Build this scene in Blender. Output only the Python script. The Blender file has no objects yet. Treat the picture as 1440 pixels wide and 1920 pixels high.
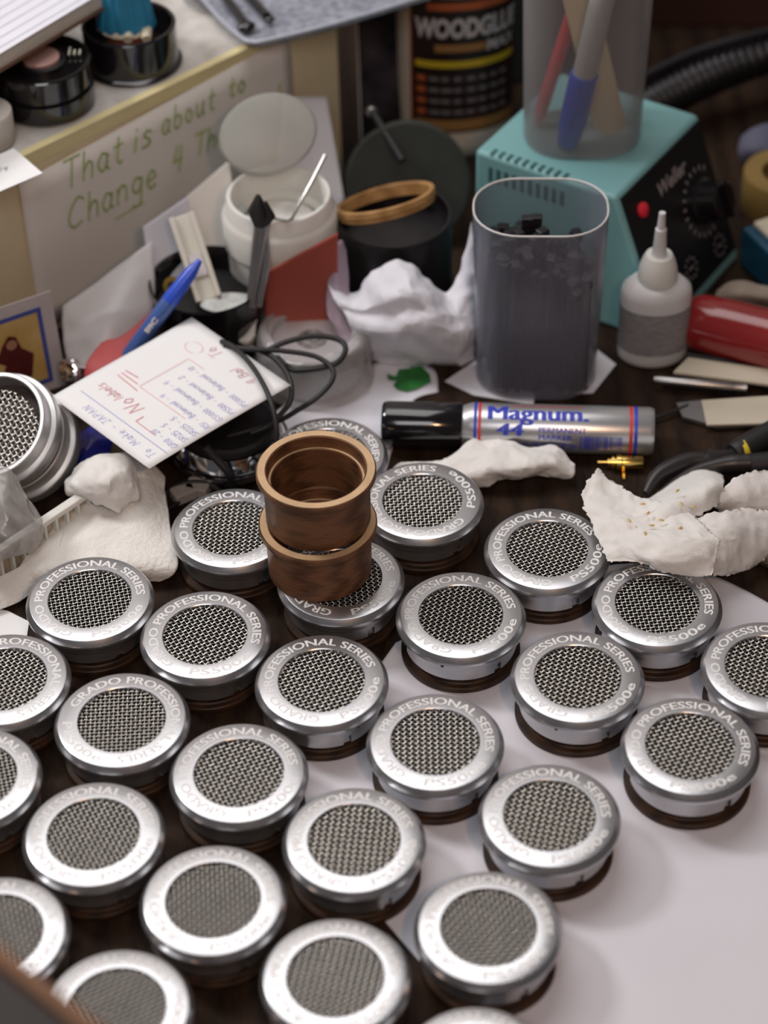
import bpy, bmesh, math, random
import numpy as np
from mathutils import Vector, Matrix, noise
random.seed(7)
S = 0.001                      # everything below is authored in millimetres
SC = bpy.context.scene
COL = SC.collection
PI = math.pi

# ------------------------------------------------------------------ camera, world, lights
F_PX, PITCH, ROLL, CAM_Z = 4213.0, 0.734764, -0.0268085, 752.0
sp, cp, cr, sr = math.sin(PITCH), math.cos(PITCH), math.cos(ROLL), math.sin(ROLL)
FW = Vector((0, cp, -sp)); RT = Vector((1, 0, 0)); UP = Vector((0, sp, cp))
CX = cr * RT + sr * UP; CY = -sr * RT + cr * UP; EYE = Vector((0, 0, CAM_Z))
cam_d = bpy.data.cameras.new('camera'); cam = bpy.data.objects.new('camera', cam_d); COL.objects.link(cam)
M = Matrix((CX, CY, -FW)).transposed().to_4x4(); M.translation = EYE * S
cam.matrix_world = M
cam_d.sensor_fit = 'VERTICAL'; cam_d.sensor_height = 36.0; cam_d.lens = F_PX / 1920 * 36
cam_d.dof.use_dof = True; cam_d.dof.focus_distance = 1.048; cam_d.dof.aperture_fstop = 5.2
cam_d.dof.aperture_blades = 0
cam_d.clip_start = 0.02; cam_d.clip_end = 20
SC.camera = cam
w = bpy.data.worlds.new('world'); SC.world = w; w.use_nodes = True
w.node_tree.nodes['Background'].inputs[0].default_value = (0.75, 0.72, 0.78, 1)
w.node_tree.nodes['Background'].inputs[1].default_value = 0.08
SC.view_settings.view_transform = 'Standard'; SC.view_settings.look = 'None'
SC.view_settings.exposure = 0.0; SC.view_settings.gamma = 1.0

def area(name, loc, target, sx, sy, power, color):
    l = bpy.data.lights.new(name, 'AREA'); l.shape = 'RECTANGLE'; l.size = sx; l.size_y = sy
    l.energy = power; l.color = color
    o = bpy.data.objects.new(name, l); COL.objects.link(o)
    o.location = loc
    o.rotation_euler = (Vector(target) - Vector(loc)).to_track_quat('-Z', 'Y').to_euler()
    return o
area('left_lamp', (-0.85, 1.12, 0.95), (0, 0.75, 0), 0.22, 0.22, 6.2, (1.0, 0.96, 0.95))
area('ceiling_panel_light', (-0.22, 1.22, 1.18), (-0.26, 1.10, 0), 0.95, 0.70, 6.6, (1.0, 0.97, 0.96))
area('front_fill_light', (-0.12, -0.30, 1.35), (-0.15, 1.0, 0), 0.7, 0.5, 5.0, (0.98, 0.96, 0.98))  # added soft fill from the front, no window there; lifts the shelf sign
area('warm_bench_lamp', (0.22, -0.12, 0.95), (0.0, 0.75, 0), 0.06, 0.06, 2.0, (1.0, 0.55, 0.28))

# ------------------------------------------------------------------ helpers
def G(px, py, z=0.0):
    """point on the horizontal plane z (mm) that the photograph shows at a pixel"""
    d = FW + (px - 720) / F_PX * CX - (py - 960) / F_PX * CY
    return EYE + d * ((z - CAM_Z) / d.z)
def GY(px, py, Y):
    d = FW + (px - 720) / F_PX * CX - (py - 960) / F_PX * CY
    return EYE + d * (Y / d.y)

def link(o, parent=None):
    COL.objects.link(o)
    if parent: o.parent = parent
    return o
class MB:
    def __init__(s): s.v = []; s.f = []; s.m = []; s.cur = 0
    def add(s, vs, fs):
        b = len(s.v); s.v += [tuple(x) for x in vs]; s.f += [tuple(i + b for i in f) for f in fs]; s.m += [s.cur] * len(fs)
        return s
    def box(s, c, d, M=None):
        x, y, z = d[0] / 2, d[1] / 2, d[2] / 2
        vs = [Vector((c[0] + i * x, c[1] + j * y, c[2] + k * z)) for i in (-1, 1) for j in (-1, 1) for k in (-1, 1)]
        if M: vs = [M @ v for v in vs]
        return s.add(vs, [(0, 1, 3, 2), (4, 6, 7, 5), (0, 4, 5, 1), (2, 3, 7, 6), (0, 2, 6, 4), (1, 5, 7, 3)])
    def lathe(s, prof, seg=64, M=None, skip=None, ell=1.0):
        n = len(prof); vs = []
        for i in range(seg):
            a = 2 * PI * i / seg
            for r, z in prof:
                v = Vector((r * math.cos(a), ell * r * math.sin(a), z)); vs.append(M @ v if M else v)
        fs = []
        for i in range(seg):
            j = (i + 1) % seg
            for k in range(n - 1):
                if skip and skip(i, k): continue
                fs.append((i * n + k, j * n + k, j * n + k + 1, i * n + k + 1))
        return s.add(vs, fs)
    def disc(s, r, z, seg=64, M=None, ell=1.0):
        vs = [Vector((r * math.cos(2 * PI * i / seg), ell * r * math.sin(2 * PI * i / seg), z)) for i in range(seg)]
        if M: vs = [M @ v for v in vs]
        return s.add(vs, [tuple(range(seg))])
    def tube(s, pts, r, seg=10, cap=True):
        pts = [Vector(p) for p in pts]; n = len(pts); vs = []
        rr = r if hasattr(r, '__len__') else [r] * n
        up = Vector((0, 0, 1)); pu = None
        for i, p in enumerate(pts):
            t = (pts[min(i + 1, n - 1)] - pts[max(i - 1, 0)]).normalized()
            if pu is None:
                pu = t.cross(up if abs(t.z) < .9 else Vector((1, 0, 0))).normalized()
            else:
                pu = (pu - t * pu.dot(t)).normalized()
            q = t.cross(pu)
            for k in range(seg):
                a = 2 * PI * k / seg; vs.append(p + (pu * math.cos(a) + q * math.sin(a)) * rr[i])
        fs = [(i * seg + k, i * seg + (k + 1) % seg, (i + 1) * seg + (k + 1) % seg, (i + 1) * seg + k) for i in range(n - 1) for k in range(seg)]
        if cap: fs += [tuple(range(seg))[::-1], tuple(range((n - 1) * seg, n * seg))]
        return s.add(vs, fs)
    def prism(s, poly, z0, z1, M=None):
        n = len(poly); vs = [Vector((x, y, z0)) for x, y in poly] + [Vector((x, y, z1)) for x, y in poly]
        if M: vs = [M @ v for v in vs]
        return s.add(vs, [tuple(range(n))[::-1], tuple(range(n, 2 * n))] + [(i, (i + 1) % n, n + (i + 1) % n, n + i) for i in range(n)])
    def build(s, name, mats, parent=None, smooth=True, bevel=0, ang=38, label=None, off=None):
        me = bpy.data.meshes.new(name)
        o = Vector(off) if off else Vector((0, 0, 0))
        me.from_pydata([(Vector(v) - o) * S for v in s.v], [], s.f)
        mats = mats if isinstance(mats, (list, tuple)) else [mats]
        for m in mats: me.materials.append(m)
        if len(mats) > 1: me.polygons.foreach_set('material_index', s.m)
        bm = bmesh.new(); bm.from_mesh(me); bmesh.ops.recalc_face_normals(bm, faces=bm.faces); bm.to_mesh(me); bm.free()
        if smooth:
            me.shade_smooth(); me.set_sharp_from_angle(angle=math.radians(ang))
        ob = bpy.data.objects.new(name, me)
        if off: ob.location = o * S
        link(ob, parent)
        if bevel:
            b = ob.modifiers.new('bevel', 'BEVEL'); b.width = bevel * S; b.segments = 3; b.limit_method = 'ANGLE'
        if label: ob['label'] = label
        return ob
def thing(name, label, cat, loc=(0, 0, 0), rot=(0, 0, 0), group=None, M=None):
    o = bpy.data.objects.new(name, None); link(o); o.empty_display_size = .01
    if M is not None: o.matrix_world = M
    else: o.location = Vector(loc) * S; o.rotation_euler = rot
    o['label'] = label; o['category'] = cat
    if group: o['group'] = group
    return o
def tag(o, label, cat, group=None):
    o['label'] = label; o['category'] = cat
    if group: o['group'] = group
    return o
def struct(o): o['kind'] = 'structure'; return o
def frame(loc, x, y):
    """matrix (metres) with given origin (mm), x axis and approximate y axis"""
    x = Vector(x).normalized(); z = x.cross(Vector(y)).normalized(); y = z.cross(x)
    m = Matrix((x, y, z)).transposed().to_4x4(); m.translation = Vector(loc) * S
    return m
def axis_frame(loc, z, x=(1, 0, 0)):
    z = Vector(z).normalized(); y = z.cross(Vector(x)).normalized(); x = y.cross(z)
    m = Matrix((x, y, z)).transposed().to_4x4(); m.translation = Vector(loc) * S
    return m
def cr_pts(P, n=10, closed=False):
    P = [Vector(p) for p in P]; out = []
    N = len(P)
    for i in range(N if closed else N - 1):
        if closed: a, b, c, d = P[(i - 1) % N], P[i], P[(i + 1) % N], P[(i + 2) % N]
        else: a, b, c, d = P[max(i - 1, 0)], P[i], P[i + 1], P[min(i + 2, N - 1)]
        for k in range(n):
            t = k / n
            out.append(.5 * ((2 * b) + (c - a) * t + (2 * a - 5 * b + 4 * c - d) * t * t + (3 * b - a - 3 * c + d) * t ** 3))
    if not closed: out.append(P[-1])
    return out
def fold(p, seed):
    q = Vector(p) + Vector((seed * 13.7, seed * 7.1, seed * 3.3)); v = 0; a = 1
    q += Vector((noise.noise(q * .7), noise.noise(q * .7 + Vector((5, 5, 5))), 0)) * .35
    for k in range(3):
        d = noise.voronoi(q * .8)[0]; v += a * (1.1 * min(d[1] - d[0], .9) - .3); q = q * 2.1 + Vector((3.1, 1.7, 5.2)); a *= .42
    return v
def sheet(name, rows, mat, n=9, amp=1.5, freq=.06, thick=.35, parent=None, seed=1, zmin=.4, label=None, cat=None, group=None, wob=0):
    R = [cr_pts(r, n) for r in rows]
    Cn = [cr_pts([R[i][j] for i in range(len(R))], n) for j in range(len(R[0]))]
    nu, nv = len(Cn), len(Cn[0]); P = [[Cn[i][j] for j in range(nv)] for i in range(nu)]
    vs = []
    for i in range(nu):
        for j in range(nv):
            du = P[min(i + 1, nu - 1)][j] - P[max(i - 1, 0)][j]; dv = P[i][min(j + 1, nv - 1)] - P[i][max(j - 1, 0)]
            nn = du.cross(dv)
            nn = nn.normalized() if nn.length > 1e-9 else Vector((0, 0, 1))
            p = P[i][j] + nn * amp * fold(P[i][j] * freq, seed)
            if wob and (i in (0, nu - 1) or j in (0, nv - 1)):
                p += Vector((noise.noise(P[i][j] * .5), noise.noise(P[i][j] * .5 + Vector((9, 9, 9))), 0)) * wob
            p.z = max(p.z, zmin + .02 * noise.noise(P[i][j])); vs.append(p)
    c = sum(vs, Vector()) / len(vs); c.z = min(v.z for v in vs)
    m = MB(); m.add(vs, [(i * nv + j, (i + 1) * nv + j, (i + 1) * nv + j + 1, i * nv + j + 1) for i in range(nu - 1) for j in range(nv - 1)])
    o = m.build(name, mat, parent, ang=26 if mat in (TISSUE, PAPER) and amp > 1.5 else 60, off=c if parent is None else None)
    if thick:
        s = o.modifiers.new('thickness', 'SOLIDIFY'); s.thickness = thick * S; s.offset = 0
    if label: tag(o, label, cat, group)
    return o

# ------------------------------------------------------------------ materials
def mat(name, col, rough=.5, metal=0.0, var=.06, vscale=40, bump=0.0, bscale=300, spec=.5, stretch=(1, 1, 1), coat=0, sss=0, col2=None, alpha=None, trans=0, detail=3, sharp=None, bdist=.0004):
    m = bpy.data.materials.new(name); m.use_nodes = True; nt = m.node_tree; b = nt.nodes['Principled BSDF']
    tc = nt.nodes.new('ShaderNodeTexCoord'); mp = nt.nodes.new('ShaderNodeMapping'); mp.inputs['Scale'].default_value = stretch
    nt.links.new(tc.outputs['Object'], mp.inputs[0])
    nz = nt.nodes.new('ShaderNodeTexNoise'); nz.inputs['Scale'].default_value = vscale; nz.inputs['Detail'].default_value = detail
    nt.links.new(mp.outputs[0], nz.inputs['Vector'])
    rp = nt.nodes.new('ShaderNodeValToRGB')
    lo, hi = sharp if sharp else (.3, .7)
    rp.color_ramp.elements[0].position = lo; rp.color_ramp.elements[1].position = hi
    c2 = col2 or tuple(min(1, c * (1 + var)) for c in col)
    c1 = col if col2 else tuple(c * (1 - var) for c in col)
    rp.color_ramp.elements[0].color = (*c1, 1); rp.color_ramp.elements[1].color = (*c2, 1)
    nt.links.new(nz.outputs[0], rp.inputs[0]); nt.links.new(rp.outputs[0], b.inputs['Base Color'])
    b.inputs['Roughness'].default_value = rough; b.inputs['Metallic'].default_value = metal
    b.inputs['Specular IOR Level'].default_value = spec
    if coat: b.inputs['Coat Weight'].default_value = coat; b.inputs['Coat Roughness'].default_value = .08
    if sss:
        b.inputs['Subsurface Weight'].default_value = sss; b.inputs['Subsurface Scale'].default_value = .004
    if bump:
        n2 = nt.nodes.new('ShaderNodeTexNoise'); n2.inputs['Scale'].default_value = bscale; n2.inputs['Detail'].default_value = 3
        nt.links.new(mp.outputs[0], n2.inputs['Vector'])
        bp = nt.nodes.new('ShaderNodeBump'); bp.inputs['Strength'].default_value = bump; bp.inputs['Distance'].default_value = bdist
        nt.links.new(n2.outputs[0], bp.inputs['Height']); nt.links.new(bp.outputs[0], b.inputs['Normal'])
    if alpha is not None:   # translucent plastic: part of the light goes straight through
        out = nt.nodes['Material Output']; mx = nt.nodes.new('ShaderNodeMixShader'); tr = nt.nodes.new('ShaderNodeBsdfTransparent')
        lw = nt.nodes.new('ShaderNodeLayerWeight'); lw.inputs[0].default_value = .35
        ma = nt.nodes.new('ShaderNodeMath'); ma.operation = 'MULTIPLY_ADD'; ma.inputs[1].default_value = (1 - alpha) * .8; ma.inputs[2].default_value = alpha; ma.use_clamp = True
        nt.links.new(lw.outputs['Facing'], ma.inputs[0]); nt.links.new(ma.outputs[0], mx.inputs[0])
        nt.links.new(tr.outputs[0], mx.inputs[1]); nt.links.new(b.outputs[0], mx.inputs[2]); nt.links.new(mx.outputs[0], out.inputs[0])
    return m
def wood(name, c1, c2, sc=(1, 1, 6), rough=.5, rings=22, bump=.15, spec=.3):
    m = bpy.data.materials.new(name); m.use_nodes = True; nt = m.node_tree; b = nt.nodes['Principled BSDF']
    tc = nt.nodes.new('ShaderNodeTexCoord'); mp = nt.nodes.new('ShaderNodeMapping'); mp.inputs['Scale'].default_value = sc
    nt.links.new(tc.outputs['Object'], mp.inputs[0])
    wv = nt.nodes.new('ShaderNodeTexWave'); wv.inputs['Scale'].default_value = rings; wv.inputs['Distortion'].default_value = 6; wv.inputs['Detail'].default_value = 3
    nz = nt.nodes.new('ShaderNodeTexNoise'); nz.inputs['Scale'].default_value = 160; nz.inputs['Detail'].default_value = 4
    nt.links.new(mp.outputs[0], wv.inputs['Vector']); nt.links.new(mp.outputs[0], nz.inputs['Vector'])
    mx = nt.nodes.new('ShaderNodeMath'); mx.operation = 'MULTIPLY_ADD'; mx.inputs[1].default_value = .45
    nt.links.new(wv.outputs['Fac'], mx.inputs[0]); nt.links.new(nz.outputs[0], mx.inputs[2])
    rp = nt.nodes.new('ShaderNodeValToRGB'); rp.color_ramp.elements[0].position = .3; rp.color_ramp.elements[1].position = .95
    rp.color_ramp.elements[0].color = (*c1, 1); rp.color_ramp.elements[1].color = (*c2, 1)
    nt.links.new(mx.outputs[0], rp.inputs[0]); nt.links.new(rp.outputs[0], b.inputs['Base Color'])
    b.inputs['Roughness'].default_value = rough; b.inputs['Specular IOR Level'].default_value = spec
    bp = nt.nodes.new('ShaderNodeBump'); bp.inputs['Strength'].default_value = bump; bp.inputs['Distance'].default_value = .0003
    nt.links.new(nz.outputs[0], bp.inputs['Height']); nt.links.new(bp.outputs[0], b.inputs['Normal'])
    return m

ALU = mat('brushed_aluminium', (.56, .56, .575), .27, .88, .03, 500, .03, 1800)
ALU2 = mat('machined_aluminium', (.66, .66, .66), .45, .85, .05, 60, .08, 900, stretch=(1, 1, 8))
WIRE = mat('steel_wire', (.84, .82, .77), .30, 1, .06, 200)
ETCH = mat('etched_lettering', (.86, .86, .85), .7, 0, .02)
BLK_IN = mat('black_felt', (.003, .003, .003), 1.0, 0, .2, 200, spec=0)
WALNUT = wood('walnut', (.062, .026, .012), (.19, .086, .040))
WALNUT_D = wood('walnut_dark', (.014, .007, .004), (.050, .024, .012))  # darker tone of the walnut, for the rings under the cups
HONEY = wood('honey_maple', (.28, .14, .045), (.46, .26, .10))
BENCH = wood('bench_wood', (.012, .007, .005), (.036, .021, .013), (3, .6, 1), .6, 6, .2, .12)
BLACK = mat('black_plastic', (.011, .010, .011), .38, 0, .1, 60, .1, 600)
BLACKG = mat('glossy_black_plastic', (.008, .007, .008), .12, 0, .1, 60, coat=.6)
RUBBER = mat('black_rubber', (.014, .013, .014), .55, 0, .1, 60)
CHROME = mat('chrome', (.85, .85, .86), .07, 1, .02)
STEEL = mat('dull_steel', (.42, .41, .40), .32, 1, .08, 80)
PAPER = mat('white_paper', (.73, .73, .79), .8, 0, .02, 20, .15, 300)
PAPERW = mat('white_notepaper', (.86, .86, .86), .75, 0, .01, 20, .08, 300)
CREAMP = mat('cream_paper', (.76, .725, .68), .8, 0, .02, 12, .1, 200)
TISSUE = mat('tissue', (.83, .81, .775), .9, 0, .03, 60, .5, 2200, bdist=.0006)
CLOTH = mat('cotton_cloth', (.82, .80, .755), .95, 0, .05, 50, .6, 420, bdist=.0015)
CREAMW = mat('cream_painted_wood', (.72, .62, .41), .6, 0, .06, 18, .2, 120)
YELW = mat('yellowed_edge_tape', (.70, .61, .33), .6, 0, .08, 25)
PLASTER = mat('paint_spattered_board', (.40, .37, .33), .8, 0, 0, 60, .5, 300, col2=(.62, .60, .57), detail=8)
TEAL = mat('teal_enamel', (.19, .40, .41), .45, 0, .04, 12, .05, 300)
TEALD = mat('dark_slot', (.03, .10, .10), .7)
PANEL = mat('black_panel', (.006, .005, .006), .45, 0, .1)
WHITE_INK = mat('white_ink', (.72, .70, .70), .6, 0, .02)
RED_INK = mat('red_ink', (.72, .25, .28), .7, 0, .05)
PINK_INK = mat('faded_red_ink', (.84, .55, .57), .7, 0, .05)
BLUE_INK = mat('blue_ink', (.36, .38, .72), .7, 0, .05)
GREEN_INK = mat('green_marker_ink', (.36, .52, .12), .7, 0, .10, 80)
DARK_INK = mat('dark_ink', (.10, .10, .12), .7)
PRED = mat('print_red', (.60, .04, .05), .45, 0, .02)
PBLUE = mat('print_blue', (.03, .05, .50), .45, 0, .02)
MARKB = mat('silver_marker_body', (.60, .60, .61), .30, .75, .03, 40)
POLY = mat('clear_polypropylene', (.27, .28, .35), .2, 0, .02, alpha=.15, spec=.6)
POLYF = mat('frosted_polypropylene', (.34, .33, .33), .3, 0, .02, alpha=.13, spec=.5)
BAG = mat('clear_bag_film', (.62, .60, .58), .18, 0, .03, alpha=.34, spec=.8, bump=.4, bscale=150)
BAGM = mat('milky_bag_film', (.60, .58, .58), .35, 0, .04, 18, alpha=.72, spec=.5, bump=.3, bscale=90)
MILK = mat('milky_plastic', (.66, .66, .67), .33, 0, .02, sss=.3)
WHITEP = mat('white_plastic', (.74, .74, .70), .35, 0, .02, sss=.2)
LIDP = mat('lid_plastic', (.46, .46, .42), .35, 0, .03, alpha=.55)
BLUEP = mat('blue_plastic', (.03, .09, .60), .28, 0, .05)
PENB = mat('blue_pen_barrel', (.06, .12, .36), .25, 0, .05)
RIBR = mat('red_leather_card', (.30, .055, .035), .5, 0, .12, 14, .2, 200)
REDP = mat('red_plastic_handle', (.26, .020, .020), .16, 0, .06, coat=.5)
HEART = mat('red_foam', (.42, .05, .05), .55, 0, .06)
GOLD = mat('gold_plated', (.83, .60, .18), .22, 1, .04)
COPPER = mat('pink_copper', (.80, .50, .45), .35, .4, .04)
COIL = mat('copper_coil', (.48, .16, .10), .3, .7, .15, 400, stretch=(1, 1, 6))
ROBE = mat('blue_robe_paint', (.03, .26, .46), .5, 0, .1, 60)
IVORY = mat('ivory_paint', (.62, .55, .42), .6, 0, .05)
DARKG = mat('green_grey_rubber', (.030, .034, .028), .85, 0, .15, 50, .3, 300)
GLUEB = mat('glue_bottle_plastic', (.56, .50, .42), .42, 0, .03, 15)
LABELB = mat('dark_glue_label', (.022, .012, .010), .38, 0, .1, 20)
ORANGE = mat('orange_print', (.42, .10, .03), .5)
AMBER = mat('amber_print', (.30, .15, .05), .5)
YPRINT = mat('yellow_print', (.55, .40, .02), .5)
GREYP = mat('grey_print', (.16, .14, .15), .5)
STICK = mat('birch_stick', (.70, .56, .36), .6, 0, .06, 20, stretch=(8, 8, 1))
GREYM = mat('marker_grey_plastic', (.42, .41, .39), .4)
RODM = mat('black_tie_plastic', (.018, .018, .022), .35, 0, .2, 80)
TRAYM = mat('speckled_tray', (.20, .21, .26), .4, .3, 0, 260, .6, 420, col2=(.46, .48, .56), detail=6)
BROWNB = mat('dark_brown_board', (.040, .012, .006), .6, 0, .2, 14)
BORD = mat('card_blue_border', (.05, .08, .34), .5)
GOLDP = mat('card_golden_print', (.48, .28, .06), .5, 0, 0, 45, col2=(.62, .46, .20))
MAROON = mat('card_maroon_print', (.09, .012, .012), .5, 0, .2, 90)
SKIN = mat('card_skin_print', (.40, .20, .12), .5)
GREENG = mat('green_graphic', (.02, .17, .03), .5, 0, .35, 90)
YEL = mat('yellow_grip', (.70, .52, .03), .4)
BLADE = mat('blade_steel', (.30, .29, .30), .35, .8, .1, 50)
KRAFT = mat('cream_label', (.62, .56, .44), .7, 0, .03)
CONDUIT = mat('black_conduit', (.008, .007, .009), .4, 0, .1)
WALLP = mat('beige_wall', (.50, .47, .45), .8, 0, .1, 5)
FLOORP = mat('grey_floor', (.12, .11, .10), .7, 0, .1, 5)
GLUESTAIN = mat('dried_glue', (.62, .42, .17), .4, 0, .1)
BLUEPOUCH = mat('blue_glossy_pouch', (.015, .02, .22), .18, 0, .1, coat=.4)
GREYRAG = mat('grey_rag', (.20, .19, .19), .9, 0, .1, 60, .5, 600)
STAINB = mat('black_lacquer', (.030, .023, .022), .7, 0, .08, 20)

# ------------------------------------------------------------------ writing
TXT = {}
def text_verts(s, bold=0.0, step=.15):
    k = (s, bold, step)
    if k in TXT: return TXT[k]
    c = bpy.data.curves.new('t', 'FONT'); c.body = s; c.size = 1; c.offset = bold; c.resolution_u = 3
    o = bpy.data.objects.new('t', c); COL.objects.link(o)
    bpy.context.view_layer.update()
    me = bpy.data.meshes.new_from_object(o.evaluated_get(bpy.context.evaluated_depsgraph_get()))
    bm = bmesh.new(); bm.from_mesh(me)
    ys = [v.co.y for v in bm.verts]; xs = [v.co.x for v in bm.verts]
    y = min(ys) + step
    while y < max(ys):
        bmesh.ops.bisect_plane(bm, geom=bm.verts[:] + bm.edges[:] + bm.faces[:], plane_co=(0, y, 0), plane_no=(0, 1, 0)); y += step
    x = min(xs) + step
    while x < max(xs):
        bmesh.ops.bisect_plane(bm, geom=bm.verts[:] + bm.edges[:] + bm.faces[:], plane_co=(x, 0, 0), plane_no=(1, 0, 0)); x += step
    bm.verts.index_update()
    vs = [(v.co.x, v.co.y) for v in bm.verts]; fs = [tuple(v.index for v in f.verts) for f in bm.faces]
    bm.free(); bpy.data.objects.remove(o); bpy.data.curves.remove(c); bpy.data.meshes.remove(me)
    TXT[k] = (vs, fs, min(xs), max(xs)); return TXT[k]
def lettering(mb, s, fn, width, height, bold=.01, step=.15, slant=0):
    """fn(u, v) gives the 3D point; the text fills width x cap height (font cap height ~.73)"""
    vs, fs, x0, x1 = text_verts(s, bold, step)
    k = width / (x1 - x0); h = height / .73
    mb.add([fn((x - x0) * k + slant * y * h, y * h) for x, y in vs], fs)
GLY = {
 'T': (.75, ['0,1 .75,1', '.4,1 .34,0']), 'h': (.55, ['.05,1 0,0', '.02,.35 .22,.6 .4,.5 .4,0']),
 'a': (.6, ['.42,.5 .2,.62 0,.3 .15,0 .36,.15 .45,.55', '.45,.55 .4,.1 .52,0']), 't': (.45, ['.22,.95 .15,.15 .25,0 .38,.08', '0,.62 .42,.66']),
 'i': (.25, ['.1,.6 .06,0', '.12,.82 .13,.86']), 's': (.5, ['.42,.55 .2,.62 .1,.45 .36,.25 .3,.05 0,.02']),
 'b': (.55, ['.05,1 0,0', '0,.1 .2,0 .42,.2 .35,.5 .15,.55 .02,.4']), 'o': (.55, ['.2,.6 0,.3 .2,0 .42,.3 .2,.6']),
 'u': (.6, ['0,.6 .02,.12 .18,0 .38,.2 .42,.6', '.42,.6 .42,.1 .52,0']), 'n': (.6, ['0,.6 0,0', '0,.35 .2,.6 .4,.5 .42,0']),
 'g': (.6, ['.42,.5 .2,.62 0,.35 .18,.08 .4,.25 .44,.6', '.44,.6 .4,-.25 .2,-.4 0,-.3']), 'e': (.5, ['.02,.3 .4,.36 .25,.62 0,.35 .15,0 .42,.08']),
 'C': (.8, ['.7,.85 .45,1 .1,.7 0,.3 .2,0 .6,.1']), '4': (.6, ['.2,1 0,.4 .5,.45', '.45,.95 .35,-.05']), '!': (.3, ['.12,1 .08,.3', '.07,.08 .07,.02']),
 'c': (.5, ['.4,.52 .2,.62 0,.3 .18,0 .42,.1']), 'd': (.6, ['.42,.5 .2,.6 0,.3 .15,0 .4,.2', '.48,1 .42,0']), 'l': (.25, ['.1,1 .05,0']),
 'M': (.9, ['0,0 .1,1 .4,.3 .7,1 .8,0']), 'k': (.5, ['.05,1 0,0', '.4,.6 .03,.25 .42,0']), 'B': (.65, ['.05,1 0,0', '.05,1 .4,.95 .35,.6 .04,.55', '.04,.55 .5,.45 .4,.05 0,0']),
 'J': (.6, ['.1,1 .6,1', '.4,1 .35,.1 .1,0 0,.2']), 'A': (.7, ['0,0 .3,1 .6,0', '.1,.4 .5,.4']), 'P': (.6, ['.05,1 0,0', '.05,1 .5,.9 .4,.5 .03,.5']),
 'N': (.75, ['0,0 .05,1 .55,0 .65,1']), 'G': (.75, ['.6,.85 .35,1 0,.5 .25,0 .6,.15 .6,.45', '.35,.45 .65,.45']), 'R': (.65, ['.05,1 0,0', '.05,1 .5,.9 .4,.5 .03,.5', '.2,.5 .55,0']),
 'S': (.6, ['.5,.9 .25,1 .05,.75 .45,.35 .3,0 0,.1']), 'L': (.55, ['.05,1 0,0 .5,0']), '1': (.3, ['.1,1 .08,0']), '0': (.55, ['.2,1 0,.5 .2,0 .42,.5 .2,1']),
 '2': (.55, ['0,.8 .25,1 .4,.7 0,0 .45,.02']), '5': (.55, ['.45,1 .08,.98 .05,.55 .35,.55 .4,.2 .15,0 0,.1']), '6': (.5, ['.35,1 .05,.5 .1,.05 .35,.05 .4,.35 .1,.4']),
 '3': (.5, ['0,.9 .3,1 .35,.7 .1,.52 .4,.4 .3,.02 0,.08']), '-': (.5, ['.05,.42 .4,.44']), ' ': (.45, []), '=': (.5, ['.05,.55 .4,.55', '.05,.35 .4,.35'])}
def handwrite(mb, s, fn, size, wd, slant=.15, sp=1.15, width=None):
    x = 0
    tot = sum((GLY[c][0] + .12) * sp for c in s) * size; kx = width / tot if width else 1
    f0 = fn; fn = lambda u, v: f0(u * kx, v)
    for ch in s:
        w_, strokes = GLY[ch]
        for st in strokes:
            P = [tuple(float(q) for q in p.split(',')) for p in st.split()]
            jit = random.uniform(-.03, .03)
            P = [Vector(((x + a + slant * b), b + jit, 0)) * size for a, b in P]
            Q = cr_pts(P, 5) if len(P) > 2 and ch.lower() not in 'tlik1mn4-a' or ch in 'an' else P
            for a, b in zip(Q[:-1], Q[1:]):
                d = b - a
                if d.length < 1e-6: continue
                t = d.normalized(); n = Vector((-t.y, t.x, 0)) * wd / 2; a2 = a - t * wd * .35; b2 = b + t * wd * .35
                mb.add([fn(*p.xy) for p in (a2 - n, b2 - n, b2 + n, a2 + n)], [(0, 1, 2, 3)])
        x += (w_ + .12) * sp
    return x * size
def line(mb, fn, a, b, wd):
    a = Vector((*a, 0)); b = Vector((*b, 0)); t = (b - a).normalized(); n = Vector((-t.y, t.x, 0)) * wd / 2
    mb.add([fn(*p.xy) for p in (a - n, b - n, b + n, a + n)], [(0, 1, 2, 3)])

# ------------------------------------------------------------------ the room and the bench
m = MB(); m.box((0, 900, -762), (4000, 4000, 20)); struct(m.build('floor', FLOORP, smooth=False))
m = MB(); m.box((0, 1560, 400), (4000, 40, 2320)); struct(m.build('wall_back', WALLP, smooth=False))
t = thing('workbench', 'dark brown wooden workbench under all the headphone parts', 'table', (0, 900, 0))
m = MB(); m.box((0, 60, -15), (1500, 1100, 30)); m.build('table_top', BENCH, t, bevel=2)
for x in (-690, 690):
    for y in (-430, 550):
        m = MB(); m.box((x, y, -391), (60, 60, 722)); m.build('leg', BENCH, t)

# shelf along the back left: edge runs at 42 degrees
SH = 115.0
A0 = Vector((-181.2, 986.0, 0)); sd = Vector((math.cos(math.radians(42)), math.sin(math.radians(42)), 0)); sn = Vector((sd.y, -sd.x, 0))   # sn points to the room
t = thing('shelf_box', 'cream painted shelf box with paint-spattered top along the back left', 'shelf', M=frame(A0, sd, -sn))
m = MB(); m.box((30, 100, SH / 2 - .5), (376, 200, SH - 1)); m.build('body', CREAMW, t, smooth=False, bevel=.8)
m = MB(); m.box((30, 101, SH - .5), (376, 198, 1.4)); m.build('top_board', PLASTER, t, smooth=False)
m = MB(); m.box((30, -.35, SH - 3.5), (376, 1.0, 7)); m.box((30, 1.6, SH + .35), (376, 5, .6)); m.build('edge_tape', YELW, t, smooth=False)
def onshelf(u, d, h):   # u along the front face, d out of the face, h height
    return A0 + sd * u + sn * d + Vector((0, 0, h))

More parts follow.
